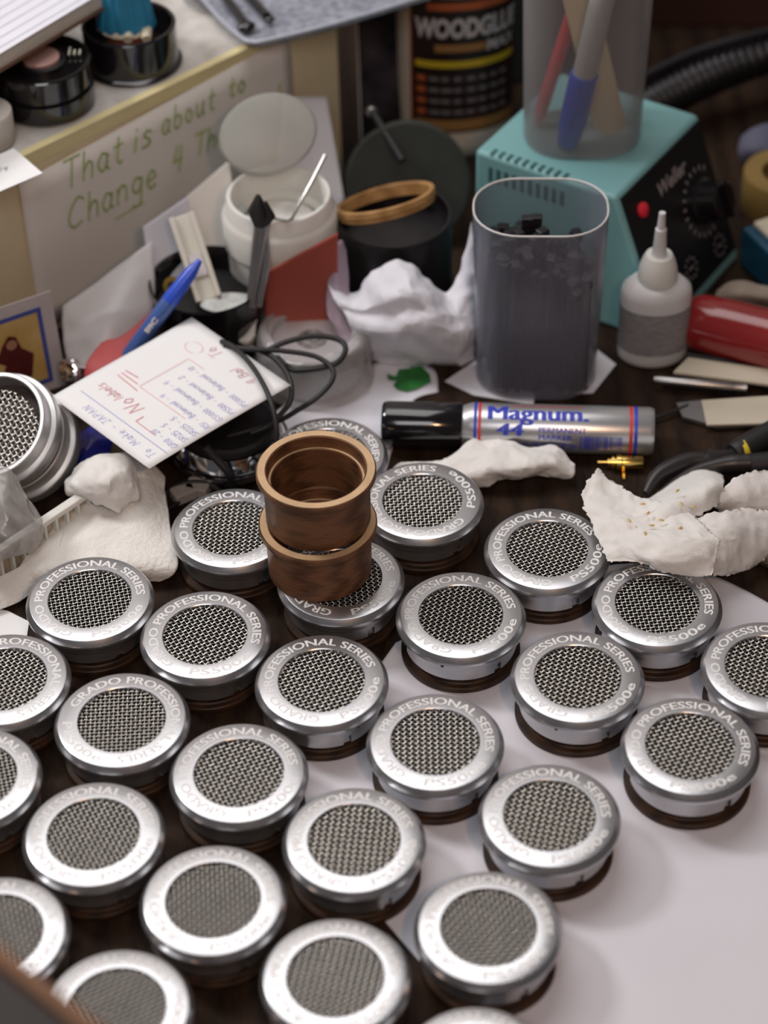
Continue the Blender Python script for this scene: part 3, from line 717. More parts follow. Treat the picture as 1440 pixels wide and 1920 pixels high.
# leaning papers behind the jar
def leaf(name, pts, mt, lab, cat, th=.25, seed=1, amp=.6):
    a, b, c_, d = pts; o = sheet(name, [[a, a.lerp(b, .5), b], [a.lerp(d, .5), a.lerp(c_, .5), b.lerp(c_, .5)], [d, d.lerp(c_, .5), c_]], mt, 8, amp, .03, th, seed=seed, label=lab, cat=cat); return o
leaf('leaning_paper', [GY(530, 182, 1098), GY(612, 182, 1104), GY(662, 470, 1050), GY(500, 500, 1045)], PAPER, 'tall white paper leaning behind the white jar', 'paper', seed=3)
leaf('leaning_paper', [GY(268, 425, 1000), GY(352, 368, 1010), GY(375, 520, 990), GY(285, 560, 975)], mat('lilac_paper', (.56, .55, .60), .8), 'small lilac-white paper slip leaning on the shelf front, left behind the black bowl', 'paper', seed=6, amp=.2)
leaf('leaning_paper', [GY(350, 368, 1030), GY(430, 300, 1040), GY(450, 470, 1015), GY(372, 500, 1010)], CREAMP, 'cream paper piece leaning between the bowl and the white jar', 'paper', seed=7, amp=.3)

# ------------------------------------------------------------------ white jar with lid, tools
jx, jy = -51.5, 1000.0
e = thing('white_jar', 'white screw-top plastic jar, open, standing left of the black cylinder', 'jar', (jx, jy, .4))
JH = 78
m = MB(); m.lathe([(.01, 0), (27, 0), (29, 2), (29, JH - 30), (31, JH - 28), (31.2, JH - 12), (30, JH - 10), (28.5, JH - 8), (28.2, JH - 1), (27.4, JH), (25.8, JH), (25.3, JH - 1), (25.3, JH - 16), (22, JH - 18), (21.5, JH - 22), (23, JH - 24), (23, 4), (.01, 4)], 72); m.build('jar_body', WHITEP, e)
m = MB(); m.lathe([(20.5, JH - 20), (19, JH - 17.5), (18, JH - 18), (.01, JH - 19)], 48); m.build('inner_tray', WHITEP, e)
lidc = GY(503, 250, 1022)
tc_ = (EYE - lidc).normalized()
e = thing('jar_lid', 'translucent round lid propped open behind the white jar', 'lid', M=axis_frame(lidc, Vector((.10, -.72, .62)), (1, .1, .35)))
m = MB(); m.lathe([(.01, 0), (24.5, 0), (26, -.5), (26.6, -2.5), (26.6, -7), (25.6, -7), (25.6, -2), (.01, -1.4)], 64, ell=.80); m.build('lid_shell', LIDP, e)
# bent probe in the jar
e = thing('bent_probe', 'thin bent metal probe resting in the open white jar', 'probe', (0, 0, 0))
m = MB(); pr = cr_pts([G(490, 385, 86), G(505, 405, 82), G(525, 412, 80), G(545, 412, 80), G(560, 385, 82), G(585, 340, 90), G(610, 290, 100)], 6)
o = m.tube(pr, .9, 8).build('probe_wire', STEEL, e)
# snips standing in the black bowl
e = thing('hand_snips', 'dark metal snips standing in the black bowl in front of the jar', 'snips', (0, 0, 0))
pa, pb = G(470, 575, 42), GY(492, 420, 968)
m = MB(); m.tube([pa, pa.lerp(pb, .5), pb], [2.6, 3.4, 4.4], 12); m.tube([pa + Vector((4, 0, 0)), pa.lerp(pb, .5) + Vector((5, 0, 0)), pb], [2.0, 2.6, 3], 12); m.build('handles', STEEL, e)
m = MB(); q = GY(484, 366, 970); m.tube([pb, pb.lerp(q, .5) + Vector((-1.5, 0, 0)), q], [4.6, 5.4, 1.2], 12); m.tube([pb, GY(508, 405, 966), GY(498, 378, 966)], [3.5, 2.5, .8], 10); m.build('jaws', RUBBER, e)

# red card in front of the jar
leaf('red_card', [GY(495, 512, 966), GY(634, 436, 968), GY(632, 606, 962), GY(497, 612, 960)], RIBR, 'red-brown leather-like card standing in front of the white jar', 'card', 1.0, seed=9, amp=.3)

# black bowl and contents
bx, by = -91, 968
e = thing('black_bowl', 'glossy black bowl behind the note card, holding a clip and tools', 'bowl', (bx, by, .4))
m = MB(); m.lathe([(.01, 0), (23, 0), (25, 1.5), (28.5, 22), (30, 42), (30.8, 46), (30.2, 47), (29.2, 46), (28, 40), (26, 22), (22, 4), (.01, 3)], 72); m.build('bowl_shell', BLACKG, e)
m = MB(); m.lathe([(.01, 34), (8, 34.5), (26.5, 34)], 48); m.build('dark_liner', BLACK, e)
e = thing('plastic_clip', 'off-white plastic box clip leaning out of the black bowl', 'clip', M=axis_frame(G(392, 562, 38), GY(340, 405, 992) - G(392, 562, 38), (1, 0.1, 0)))
L = (GY(340, 405, 992) - G(392, 562, 38)).length
m = MB(); m.box((0, 0, L / 2), (14, 5, L)); m.box((-5.5, -3, L / 2), (3, 4, L)); m.box((5.5, -3, L / 2), (3, 4, L)); m.build('clip_body', mat('offwhite_plastic', (.60, .58, .50), .45), e, bevel=.5)
m = MB(); m.box((0, -2.8, L * .40), (7, 1.5, 12)); m.build('metal_contact', BLADE, e)
e = thing('foil_disc', 'grey foil disc inside the front of the black bowl', 'disc', M=axis_frame(G(430, 568, 39), (0, -.12, 1)))
m = MB(); m.lathe([(.01, .5), (15, .4), (15.5, 0), (.01, 0)], 40, ell=.5); m.build('disc_face', mat('foil', (.46, .47, .46), .5, .3, .2, 200), e)
e = thing('brass_grommet', 'small brass grommet inside the left of the black bowl', 'grommet', M=axis_frame(G(323, 537, 38), (.25, -.7, .65)))
m = MB(); m.lathe([(2.6, -1), (2.6, 1), (5, 1.2), (5.4, 0), (5, -1), (2.6, -1)], 32); m.build('grommet_ring', mat('old_brass', (.30, .21, .05), .4, .8), e)

# blue pen leaning on the bowl
pa, pb = G(238, 672, 30), GY(375, 488, 948)
ea, L = rod_thing('blue_pen', 'blue ballpoint pen leaning on the black bowl above the note card', 'pen', pa, pb)
m = MB(); m.lathe([(.01, 0), (3.2, 0), (4.2, 2), (4.3, L * .62), (4.0, L * .64)], 24); m.build('barrel', PENB, ea)
m = MB(); m.lathe([(4.35, L * .58), (4.4, L * .62), (3.4, L * .88), (1.4, L), (.01, L + .3)], 24); m.build('tapered_end', BLUEP, ea)
m = MB()
side = (EYE - pa).normalized(); M_ = ea.matrix_world.to_3x3().inverted(); sl = (M_ @ side); ang = math.atan2(sl.y, sl.x)
def fpen(z0):
    def f(u, v): a = ang + (v - 1.3) / 4.4; return Vector((4.5 * math.cos(a), 4.5 * math.sin(a), z0 + u))
    return f
lettering(m, 'BIC', fpen(18), 9, 2.6, .04, .2); 
m.build('white_print', WHITE_INK, ea, smooth=False)

# milky bag at left with a red heart pad, foil and a small white crumple
sheet('milky_bag', [[GY(118, 575, 960), GY(190, 520, 972), GY(285, 452, 985)], [GY(118, 620, 948), GY(200, 590, 948), GY(290, 560, 962)], [GY(125, 670, 935), GY(200, 650, 935), GY(270, 640, 945)], [G(140, 720, 12), G(210, 735, 12), G(280, 700, 14)]], BAGM, 9, 2.2, .035, .15, seed=11,
      label='milky translucent bag slumped against the shelf, left of the blue pen', cat='bag')
sheet('red_pad', [[G(196, 640, 30), G(230, 632, 32), G(290, 580, 36)], [G(165, 680, 26), G(215, 690, 26), G(270, 640, 30)], [G(160, 712, 20), G(200, 730, 20), G(250, 690, 24)]], HEART, 8, .5, .05, 2.5, seed=12,
      label='red foam pad partly under the note card and the milky bag', cat='pad')
sheet('foil_scrap', [[G(112, 680, 22), G(135, 672, 26), G(160, 690, 22)], [G(115, 705, 18), G(140, 700, 24), G(158, 715, 18)], [G(128, 725, 14), G(145, 730, 16), G(155, 735, 12)]], CHROME, 10, 3.0, .16, .2, seed=13,
      label='crumpled bright silver foil scrap left of the note card', cat='foil')
sheet('crumpled_scrap', [[GY(438, 632, 952), GY(462, 612, 954), GY(482, 598, 956)], [GY(445, 640, 946), GY(465, 640, 944), GY(478, 628, 948)], [G(450, 655, 8), G(465, 660, 8), G(478, 650, 8)]], TISSUE, 8, 1.5, .12, .3, seed=14,
      label='small white crumpled tissue scrap at the right side of the black bowl', cat='tissue')

# holy card
ca, cb = GY(-28, 612, 938), GY(97, 548, 944)
xd = (Vector((cb.x - ca.x, cb.y - ca.y, 0)) + Vector((0, 14, 0))).normalized()
base = Vector((cb.x, cb.y, 0)); hh = cb.z
e = thing('picture_card', 'small picture card with blue border leaning at the left photo edge', 'card', M=frame(base - xd * 50 + Vector((0, -6, 2)), xd, (0, .09, 1)))
print('card height', hh)
m = MB(); m.box((25, hh / 2, 0), (54, hh, .6)); m.build('card', mat('laminated_card', (.52, .48, .48), .3), e, smooth=False)
def rect(m, x0, y0, x1, y1, z): m.add([(x0, y0, z), (x1, y0, z), (x1, y1, z), (x0, y1, z)], [(0, 1, 2, 3)])
m = MB(); rect(m, 6, 5, 45, hh - 7, .45); m.build('blue_border', BORD, e, smooth=False)
m = MB(); rect(m, 8.5, 8, 42.5, hh - 9.5, .6); m.build('golden_ground', GOLDP, e, smooth=False)
m = MB(); q = [(14, 8), (20, 20), (15, 24), (20, 33), (24, 38), (28, 36), (30, 28), (36, 22), (33, 8)]; m.add([(x + 1, y * hh / 62 + 5, .75) for x, y in q], [tuple(range(len(q)))]); m.build('dark_robed_shape', MAROON, e, smooth=False)
m = MB(); m.disc(3.0, 0, 16, M=Matrix.Translation((26, hh * .6, .9))); m.build('pale_spot', SKIN, e, smooth=False)

# ------------------------------------------------------------------ silver cups lying at the left edge
toC = (EYE - G(20, 790, 30)).normalized(); LD = (-CX * .80 + CY * .60)
ax = (toC * math.cos(.55) + LD * math.sin(.55)).normalized()
pc = G(-12, 795, 50) - ax * 16
def side_cup(c, lab, with_mesh, ax):
    e = thing('metal_cup', lab, 'metal cup', M=axis_frame(c, ax, (1, 0, 0)), group='bare metal cups at the left')
    m = MB(); m.lathe([(24.6, 1), (24.6, 15.4), (25.2, 16), (26.8, 16), (27.3, 15.5), (27.5, 8.5), (28.5, 8), (29.6, 7.6), (30, 7), (30, 2), (29.2, 0), (27.5, -3), (26, -4), (10, -4), (10, -2.5), (24, -2.5), (24.6, 1)], 96); m.build('cup_shell', ALU2, e, ang=28)
    if with_mesh:
        m = MB(); m.lathe([(.01, 4.6), (24.5, 4.6)], 48); m.build('felt', mat('grey_felt', (.06, .05, .048), .9, 0, .3, 220, .5, 600), e)
        o = bpy.data.objects.new('mesh_grille', CUP['mesh_grille'][0]); link(o, e); o.location = Vector((-1, -1.5, -12)) * S; o.scale = (1.22, 1.22, 1.0); o.rotation_euler = (.10, -.08, .5)
    return e
side_cup(pc, 'shiny metal cup with wire mesh inside, tilted up at the left photo edge', True, ax)
side_cup(pc - ax * 22, 'shiny metal cup tucked under the mesh-filled one at the left edge', False, ax)

# blue pouch below
sheet('blue_pouch', [[G(140, 825, 14), G(175, 800, 16), G(215, 800, 14)], [G(130, 870, 12), G(165, 850, 16), G(205, 850, 12)], [G(120, 895, 6), G(150, 895, 8), G(190, 870, 6)]], BLUEPOUCH, 9, 1.2, .06, 1.0, seed=15, label='deep blue glossy pouch between the metal cups and the white cloth', cat='pouch')
# clear crinkled bag
sheet('clear_bag', [[G(-30, 872, 52), G(10, 878, 55), G(40, 905, 44), G(55, 930, 34)], [G(-30, 940, 48), G(10, 930, 50), G(45, 960, 40), G(78, 975, 26)], [G(-30, 1000, 36), G(10, 1000, 40), G(45, 1010, 32), G(80, 1000, 22)], [G(-30, 1060, 22), G(10, 1048, 26), G(45, 1040, 22), G(72, 1020, 18)]], BAG, 14, 3.2, .05, .12, seed=21,
      label='crinkled clear plastic bag lying over the white rack at the left edge', cat='bag')
# white rack with tines
p0, p1 = G(-40, 1055, 26), G(172, 915, 26); dx = (p1 - p0)
e = thing('white_rack', 'long white plastic rack with tines under the clear bag at left', 'rack', M=frame((p0.x, p0.y, .4), dx, (-dx.y, dx.x, 0)))
L = dx.length
m = MB(); m.box((L / 2, 0, 24.5), (L, 5, 3)); m.build('top_rail', WHITEP, e, bevel=.6)
m = MB(); m.box((L / 2, 2.5, 12), (L, 1.2, 22)); m.build('back_wall', mat('ivory_plastic', (.60, .55, .45), .5), e, smooth=False)
for k in range(int(L / 7)):
    m = MB(); m.box((4 + k * 7, -1, 12), (1.3, 3, 23)); m.build('tine', WHITEP, e, smooth=False)

# cloths at left
sheet('folded_cloth', [[G(165, 900, 16), G(235, 850, 20), G(275, 868, 18), G(305, 898, 12)], [G(120, 975, 14), G(190, 940, 18), G(262, 935, 18), G(310, 950, 12)], [G(60, 1035, 12), G(160, 1010, 14), G(250, 1000, 15), G(325, 1020, 10)], [G(30, 1080, 9), G(130, 1060, 12), G(240, 1060, 12), G(332, 1066, 8)], [G(28, 1100, 3), G(130, 1090, 4), G(240, 1085, 4), G(300, 1086, 3)]], CLOTH, 12, 2.0, .045, 3.0, seed=22, zmin=2,
      label='thick folded white cotton cloth above the leftmost whole cup', cat='cloth')
sheet('folded_cloth', [[G(-40, 1100, 10), G(40, 1062, 12), G(120, 1000, 15)], [G(-40, 1135, 6), G(40, 1095, 8), G(110, 1035, 12)], [G(-40, 1155, 2.5), G(30, 1130, 2.5), G(90, 1080, 4)]], CLOTH, 10, 1.0, .04, 3.0, seed=23, zmin=2,
      label='narrow end of white cloth running to the left photo edge', cat='cloth')
sheet('crumpled_wipe', [[G(140, 880, 30), G(190, 850, 34), G(235, 856, 32), G(252, 880, 28)], [G(124, 905, 28), G(175, 895, 38), G(225, 890, 36), G(256, 910, 26)], [G(126, 928, 24), G(175, 925, 32), G(220, 925, 30), G(258, 935, 22)], [G(165, 935, 20), G(195, 948, 24), G(225, 962, 20), G(235, 935, 20)]], TISSUE, 13, 3.0, .07, .6, seed=24,
      label='crumpled white wipe on top of the folded cloth, below the note card', cat='wipe')
sheet('grey_wipe', [[G(258, 885, 14), G(290, 890, 14), G(308, 905, 12)], [G(255, 915, 13), G(280, 915, 14), G(305, 925, 12)], [G(258, 945, 12), G(280, 940, 13), G(302, 945, 10)]], mat('beige_wipe', (.42, .36, .33), .9, 0, .05, 50, .5, 900), 8, .6, .06, .6, seed=25, label='beige wipe peeking out beside the folded cloth, under the note card corner', cat='wipe')

# ------------------------------------------------------------------ note card
nA, nB, nC, nD = G(345, 607, 44), G(545, 722, 44), G(280, 880, 44), G(105, 745, 44)
xd = (nD - nC).normalized(); 
e = thing('note_card', 'white note card with blue and red handwriting, upside down, over the black cables', 'note card', M=frame(nB, nC - nB, nA - nB))
# local: origin B (right corner); x to C (bottom), y to A (top).  Writing is read from the C-B edge: right = towards B ... done below
LW = (nC - nB).length; LH = (nA - nB).length
m = MB(); n = 16
vs = []; fs = []
for i in range(n + 1):
    for j in range(n + 1):
        x = LW * i / n; y = LH * j / n; z = .9 * math.sin(x / LW * 2.4) + 1.2 * max(0, 1 - x / 30) * (y / LH)
        vs.append((x, y, -z))
for i in range(n):
    for j in range(n): fs.append((i * (n + 1) + j, (i + 1) * (n + 1) + j, (i + 1) * (n + 1) + j + 1, i * (n + 1) + j + 1))
m.add(vs, fs); o = m.build('card', PAPERW, e); s_ = o.modifiers.new('thickness', 'SOLIDIFY'); s_.thickness = .0004
def nz(x): return .9 * math.sin(x / LW * 2.4)
# text frame: reading direction = from B-C edge towards A-D (local +y); lines stack from C side (x = LW) to B side (x = 0)
def fn(x0, y0):
    return lambda u, v: Vector((x0 + v, y0 + u, -(nz(x0 + v) + 1.2 * max(0, 1 - (x0 + v) / 30) * ((y0 + u) / LH) + .35)))
mbu, mre, mpk = MB(), MB(), MB()
SZ = 3.6; WD = .26
handwrite(mbu, 'To  Make - JAPAN', fn(LW - 9, 5), 4.2, WD, .1, 1.15)
line(mbu, fn(LW - 13, 2), (0, 0), (68, 0), .35)
lines = [('GR10 - 20', 18.5), ('SR125 - 5', 25), ('SR225 - 5', 31.5), ('RS1 - Balanced - 4', 39), ('GS1000 - Balanced - 4', 47), ('PS500 - Balanced - 2', 55), ('PS1000 - Balanced - 10', 63.5)]
for s, d in lines: handwrite(mbu, s, fn(LW - d - 2, 2.5), SZ - .4, WD, .1, 1.0)
handwrite(mre, 'No', fn(LW - 27, 37), 8, .4, .2, 1.1)
handwrite(mre, 'labels', fn(LW - 25, 51), 5, .35, .2, 1.0)
for k in range(3): line(mre, fn(LW - 33 - k * 3.5, 50 + k * 4), (0, 0), (17 - k * 4, -1 + k), .5)
line(mre, fn(LW - 16.5, 20), (-3.5, -1), (12, -1), .35); line(mre, fn(LW - 16.5, 20), (12, -1), (12, -6), .45)
line(mpk, fn(LW - 36, 16), (0, 0), (36, 0), .4); line(mpk, fn(LW - 36, 52), (0, 0), (0, -32), .4); line(mpk, fn(LW - 68, 40), (0, 0), (12, 0), .4)
handwrite(mpk, '4 Bal', fn(10, 14), 5, .5, .2, 1.0); handwrite(mpk, 'To', fn(8, 42), 6, .5, .2, 1)
a_ = [(LW - 76 + 4 * math.sin(t_ * PI / 8), 57 + 5.5 * math.cos(t_ * PI / 8)) for t_ in range(17)]
for p, q in zip(a_[:-1], a_[1:]): mpk.add([fn(x, y)(0, 0) for x, y in (p, q)] + [fn(x + .4, y + .3)(0, 0) for x, y in (q, p)], [(0, 1, 2, 3)])
mbu.build('blue_handwriting', BLUE_INK, e, smooth=False); mre.build('red_handwriting', RED_INK, e, smooth=False); mpk.build('faded_red_handwriting', PINK_INK, e, smooth=False)

# black headphone shell with chrome rim below the card
hc = G(430, 830, 8)
e = thing('headphone_shell', 'black headphone shell with chrome rim under the note card', 'headphone shell', (hc.x, hc.y + 2, .4))
m = MB(); m.lathe([(.01, 0), (26, 0), (29, 2), (30.5, 6), (30.5, 9), (27, 9.2), (.01, 7)], 72); m.build('shell_body', BLACKG, e)
m = MB(); m.lathe([(30.6, 3), (31.4, 5), (31.2, 7), (25.5, 15), (24.6, 15), (24.4, 9), (30.6, 3)], 96); m.build('chrome_rim', CHROME, e)
m = MB(); m.lathe([(.01, 18), (19, 18), (22.4, 20), (24.5, 19), (25.3, 16), (20, 13), (.01, 13)], 64); m.build('ear_pad', RUBBER, e)
# dark box carrying the card's far part
m = MB(); m.prism([tuple(G(x, y, 34).xy) for x, y in ((330, 640), (470, 700), (420, 780), (235, 770))], .4, 36)
tag(m.build('black_box', BLACK, smooth=False, bevel=1), 'low black box hidden under the note card', 'box')

# cables
def cable(pts, lab, r=1.35, n=10, group='thin black cables'):
    P = cr_pts(pts, n); c = P[0].copy(); m = MB(); m.tube(P, r, 10)
    tag(m.build('black_cable', RUBBER, off=c), lab, 'cable', group)
cable([G(415, 640, 46), G(440, 652, 48), G(475, 690, 49), G(505, 745, 48), G(518, 800, 40), G(516, 850, 26), G(510, 880, 6)], 'black cable crossing the right corner of the note card')
cable([G(420, 648, 45), G(470, 655, 47), G(530, 658, 46), G(590, 668, 44), G(622, 690, 42), G(622, 715, 40), G(595, 745, 36), G(560, 768, 30), G(520, 790, 24), G(450, 812, 20), G(390, 825, 16)], 'black cable looping right past the wrapped silver cup, ending under the card')
cable([G(470, 650, 44), G(515, 672, 44), G(543, 710, 42), G(545, 750, 38), G(525, 778, 32), G(500, 800, 28), G(470, 812, 26)], 'black cable making the tight inner loop right of the note card')
cable([G(505, 655, 40), G(540, 640, 43), G(590, 630, 44), G(635, 637, 43), G(648, 655, 42), G(635, 678, 41), G(610, 688, 40), G(570, 694, 39), G(545, 692, 37), G(520, 670, 36)], 'black cable looping over the mesh of the wrapped silver cup', 1.5)
cable([G(385, 838, 34), G(405, 860, 28), G(430, 890, 20), G(438, 925, 8), G(432, 950, 2)], 'thick black cable running down from the headphone shell', 2.0)
cable([G(305, 985, 3), G(302, 955, 4), G(312, 925, 5), G(340, 908, 6), G(380, 905, 6), G(410, 920, 4), G(420, 940, 2.5)], 'black cable loop on the bench left of the half hidden cup')
cable([G(330, 1002, 2), G(312, 980, 2.4), G(310, 960, 6), G(330, 945, 3), G(352, 920, 2.5), G(368, 890, 3), G(366, 850, 6)], 'black cable rising from the bench beside the folded cloth')
for (x, y, a, lab) in ((345, 935, .5, 'small grey foam block under the cable loop, left one'), (372, 925, -.3, 'small grey foam block under the cable loop, right one')):
    p = G(x, y, 0); m = MB(); m.box((0, 0, 3.2), (12, 9, 6)); o = m.build('foam_block', mat('grey_foam_block', (.34, .31, .28), .9, 0, .1), bevel=.8); o.location = (p.x * S, p.y * S, .0004); o.rotation_euler = (0, 0, a); tag(o, lab, 'foam block')

# wrapped silver cup
wc = G(588, 712, 0)
e = thing('wrapped_metal_cup', 'silver metal cup with mesh, wrapped in clear plastic behind the cables', 'metal cup', (wc.x, wc.y + 6, .5))
m = MB(); m.lathe([(.01, 0), (25, 0), (27, 2), (27.5, 24), (26.8, 26), (21.5, 26), (21, 25.5), (21, 22.5), (.01, 22)], 72); m.build('cup_body', ALU2, e)
m = MB(); m.lathe([(.01, 22.2), (20.8, 22.2)], 48); m.build('cup_screen', mat('mottled_mesh', (.05, .045, .045), .5, .3, 0, 420, col2=(.42, .40, .38)), e)
ws = wc + Vector((0, 6, 0))
rows = []
for k, (rr, zz) in enumerate(((24, 29), (28.5, 28), (30.5, 20), (31.5, 8), (34, 1.5))):
    rows.append([Vector((ws.x + rr * (1 + .06 * math.sin(3.1 * a + k)) * math.cos(a), ws.y + rr * (1 + .06 * math.cos(2.3 * a + k)) * math.sin(a), zz + 2 * math.sin(4 * a + k))) for a in [2 * PI * q / 12 for q in range(13)]])
sheet('plastic_wrap', rows, mat('cling_film', (.50, .48, .47), .15, 0, .03, alpha=.14, spec=.8, bump=.6, bscale=160), 6, 1.6, .09, .1, seed=31, label='crinkled clear plastic wrap around the silver metal cup', cat='plastic wrap')

# ------------------------------------------------------------------ black cylinder with wooden hoop
kx, ky = 9.5, 1003.0
e = thing('black_cylinder', 'matte black cylindrical pot behind the crumpled white paper', 'pot', (kx, ky, .4))
m = MB(); m.lathe([(.01, 0), (30, 0), (31, 1), (31.5, 60), (31, 61), (29.5, 61), (29.2, 60), (29.2, 48), (.01, 48)], 72); m.build('pot_body', BLACK, e)
hp = G(724, 384, 66)
e = thing('wooden_hoop', 'honey coloured wooden hoop resting tilted on the black pot', 'wooden ring', M=axis_frame(hp + Vector((0, 0, 1)), Vector((-.20, .34, .92)), (1, 0, 0)))
m = MB(); m.lathe([(24.2, -3.5), (24.6, -3.5), (26.5, -2.8), (26.8, -.6), (27.4, 0), (27.4, 3), (27, 3.5), (24.8, 3.5), (24.4, 3), (24.2, -3.5)], 96); m.build('hoop_body', HONEY, e, ang=30)

# crumpled white paper in front of it
sheet('crumpled_paper', [[GY(612, 528, 966), GY(665, 545, 962), GY(700, 508, 962), GY(752, 490, 962), GY(800, 520, 960), GY(838, 552, 958), GY(866, 500, 966), GY(885, 415, 975)],
    [GY(622, 552, 956), GY(670, 578, 946), GY(715, 560, 942), GY(765, 545, 940), GY(810, 560, 942), GY(845, 585, 944), GY(872, 560, 952), GY(892, 520, 962)],
    [GY(640, 578, 950), GY(680, 590, 944), GY(730, 588, 940), GY(778, 578, 938), GY(815, 592, 934), GY(850, 605, 938), GY(875, 600, 944), GY(892, 580, 955)],
    [GY(660, 610, 944), GY(690, 620, 938), GY(735, 625, 934), GY(780, 620, 932), GY(820, 628, 932), GY(850, 632, 932), GY(875, 630, 938), GY(892, 625, 945)],
    [G(672, 655, 6), G(700, 672, 2), G(740, 682, 1), G(785, 684, 1), G(825, 684, 1), G(852, 684, 1), G(875, 680, 2), G(890, 676, 3)]], PAPER, 10, 3.6, .055, .3, seed=33,
    label='big crumpled white paper in front of the black pot', cat='paper')
sheet('lilac_film', [[GY(628, 460, 975), GY(640, 450, 977), GY(650, 470, 975)], [GY(612, 560, 958), GY(632, 560, 956), GY(660, 600, 952)], [GY(618, 600, 948), GY(645, 640, 942), GY(680, 660, 938)]], mat('lilac_film', (.50, .40, .50), .4, 0, .05, alpha=.45), 9, 1.8, .07, .15, seed=34, label='thin lilac film between the red card and the crumpled paper', cat='film')

# tissues in front of the marker and at right
sheet('torn_tissue', [[G(752, 868, 6), G(830, 865, 8), G(880, 828, 14), G(925, 822, 14), G(985, 835, 15), G(1040, 838, 13), G(1078, 872, 8)],
    [G(738, 882, 4), G(820, 884, 10), G(885, 860, 14), G(935, 850, 17), G(1000, 862, 17), G(1045, 868, 14), G(1074, 890, 6)],
    [G(760, 900, 3), G(835, 900, 8), G(890, 888, 12), G(935, 880, 15), G(990, 880, 15), G(1030, 884, 10), G(1066, 898, 4)],
    [G(800, 915, 1), G(850, 915, 2), G(895, 916, 3), G(930, 905, 5), G(975, 896, 7), G(1015, 890, 6), G(1055, 900, 2)]], TISSUE, 12, 2.6, .085, .3, seed=41,
    label='torn white tissue lying against the front of the silver marker', cat='tissue')
def tissue(rows, lab, seed, amp=2.8, freq=.07): return sheet('torn_tissue', rows, TISSUE, 13, amp, freq, .35, seed=seed, zmin=25 if False else .6, label=lab, cat='tissue', wob=2.2)
tissue([[G(1118, 880, 34), G(1150, 905, 30), G(1195, 930, 30), G(1240, 945, 34), G(1290, 960, 34)],
    [G(1092, 925, 32), G(1130, 945, 32), G(1180, 965, 34), G(1250, 985, 38), G(1320, 990, 40)],
    [G(1105, 970, 30), G(1150, 985, 34), G(1210, 1000, 40), G(1280, 1010, 42), G(1345, 1010, 40)],
    [G(1130, 1030, 29), G(1175, 1030, 34), G(1230, 1045, 38), G(1290, 1050, 38), G(1342, 1040, 36)],
    [G(1140, 1052, 28), G(1200, 1055, 32), G(1245, 1072, 32), G(1300, 1082, 30), G(1335, 1076, 30)]], 'torn white tissue whose ragged lower edge lies over a cup rim, at right', 42)
t2 = tissue([[GY(1175, 975, 818), GY(1225, 930, 836), GY(1285, 890, 846), GY(1320, 880, 850), GY(1352, 890, 848)],
    [G(1190, 985, 30), G(1235, 950, 36), G(1290, 925, 36), G(1330, 905, 36), G(1356, 905, 32)],
    [G(1200, 1000, 34), G(1245, 990, 36), G(1300, 970, 32), G(1340, 950, 30), G(1350, 935, 26)]], 'tissue flap with dried glue specks standing up in the middle of the right tissues', 43, 1.2)
for k, (x, y) in enumerate(((1205, 945), (1215, 962), (1180, 976), (1222, 985), (1270, 920), (1278, 945), (1300, 950), (1275, 990), (1210, 1000), (1240, 975))):
    p = G(x, y, 40.5); m = MB(); m.lathe([(.01, .5), (1.0, .3), (1.5, 0)], 10, ell=.5, M=Matrix.Translation(p) @ Matrix.Rotation(k, 4, 'Z')); m.build('glue_speck', GLUESTAIN, t2).matrix_parent_inverse = Matrix.Translation(-t2.location)
tissue([[G(1340, 935, 30), G(1375, 900, 34), G(1410, 885, 34), G(1470, 880, 30)], [G(1345, 950, 26), G(1385, 930, 30), G(1425, 920, 30), G(1470, 920, 26)], [G(1350, 958, 20), G(1390, 960, 22), G(1430, 965, 20), G(1470, 965, 18)]], 'tissue flap rising at the right photo edge beside the pliers', 44, 1.5)
tissue([[G(1290, 975, 30), G(1350, 960, 30), G(1400, 955, 26), G(1470, 965, 20)], [G(1320, 1010, 30), G(1370, 1000, 28), G(1410, 1000, 22), G(1470, 1010, 14)], [G(1330, 1050, 24), G(1370, 1050, 20), G(1400, 1060, 12), G(1425, 1050, 8)], [G(1340, 1078, 16), G(1365, 1078, 10), G(1395, 1068, 6), G(1410, 1062, 4)]], 'crumpled tissue wad behind the right end, next to the knurled metal tip', 45, 2.4, .07)
# knurled metal tip
ea, L = rod_thing('knurled_tip', 'knurled brass-tipped metal plug at the right photo edge', 'plug', G(1412, 1032, 6), G(1475, 1062, 6))
m = MB(); m.lathe([(.01, 0), (3, 0), (5, 2), (5.4, L), (.01, L)], 24); m.build('shaft', mat('knurled_metal', (.35, .30, .22), .35, .9, .4, 900), ea)

# ------------------------------------------------------------------ right side tools
pa, pb = G(1292, 600, 17), G(1520, 655, 17)
ea, L = rod_thing('red_handled_tool', 'glossy dark red tool handle lying at the right photo edge', 'tool', pa, pb)
m = MB(); m.lathe([(.01, -1), (9, -1), (13.5, 1), (15.5, 6), (16, 20), (15.8, L), (.01, L)], 48); m.build('handle', REDP, ea)
m = MB(); m.lathe([(.01, -8), (2.5, -8), (2.5, -1), (.01, -1)], 16); m.build('shaft', STEEL, ea)
m = MB(); pth = cr_pts([G(1150, 790, 3), G(1225, 783, 3), G(1262, 772, 3), G(1290, 760, 3)], 6); m.tube(pth, 1.0, 8); tag(m.build('black_wire', RUBBER, off=pth[0]), 'short black wire between the marker end and the blade', 'wire')
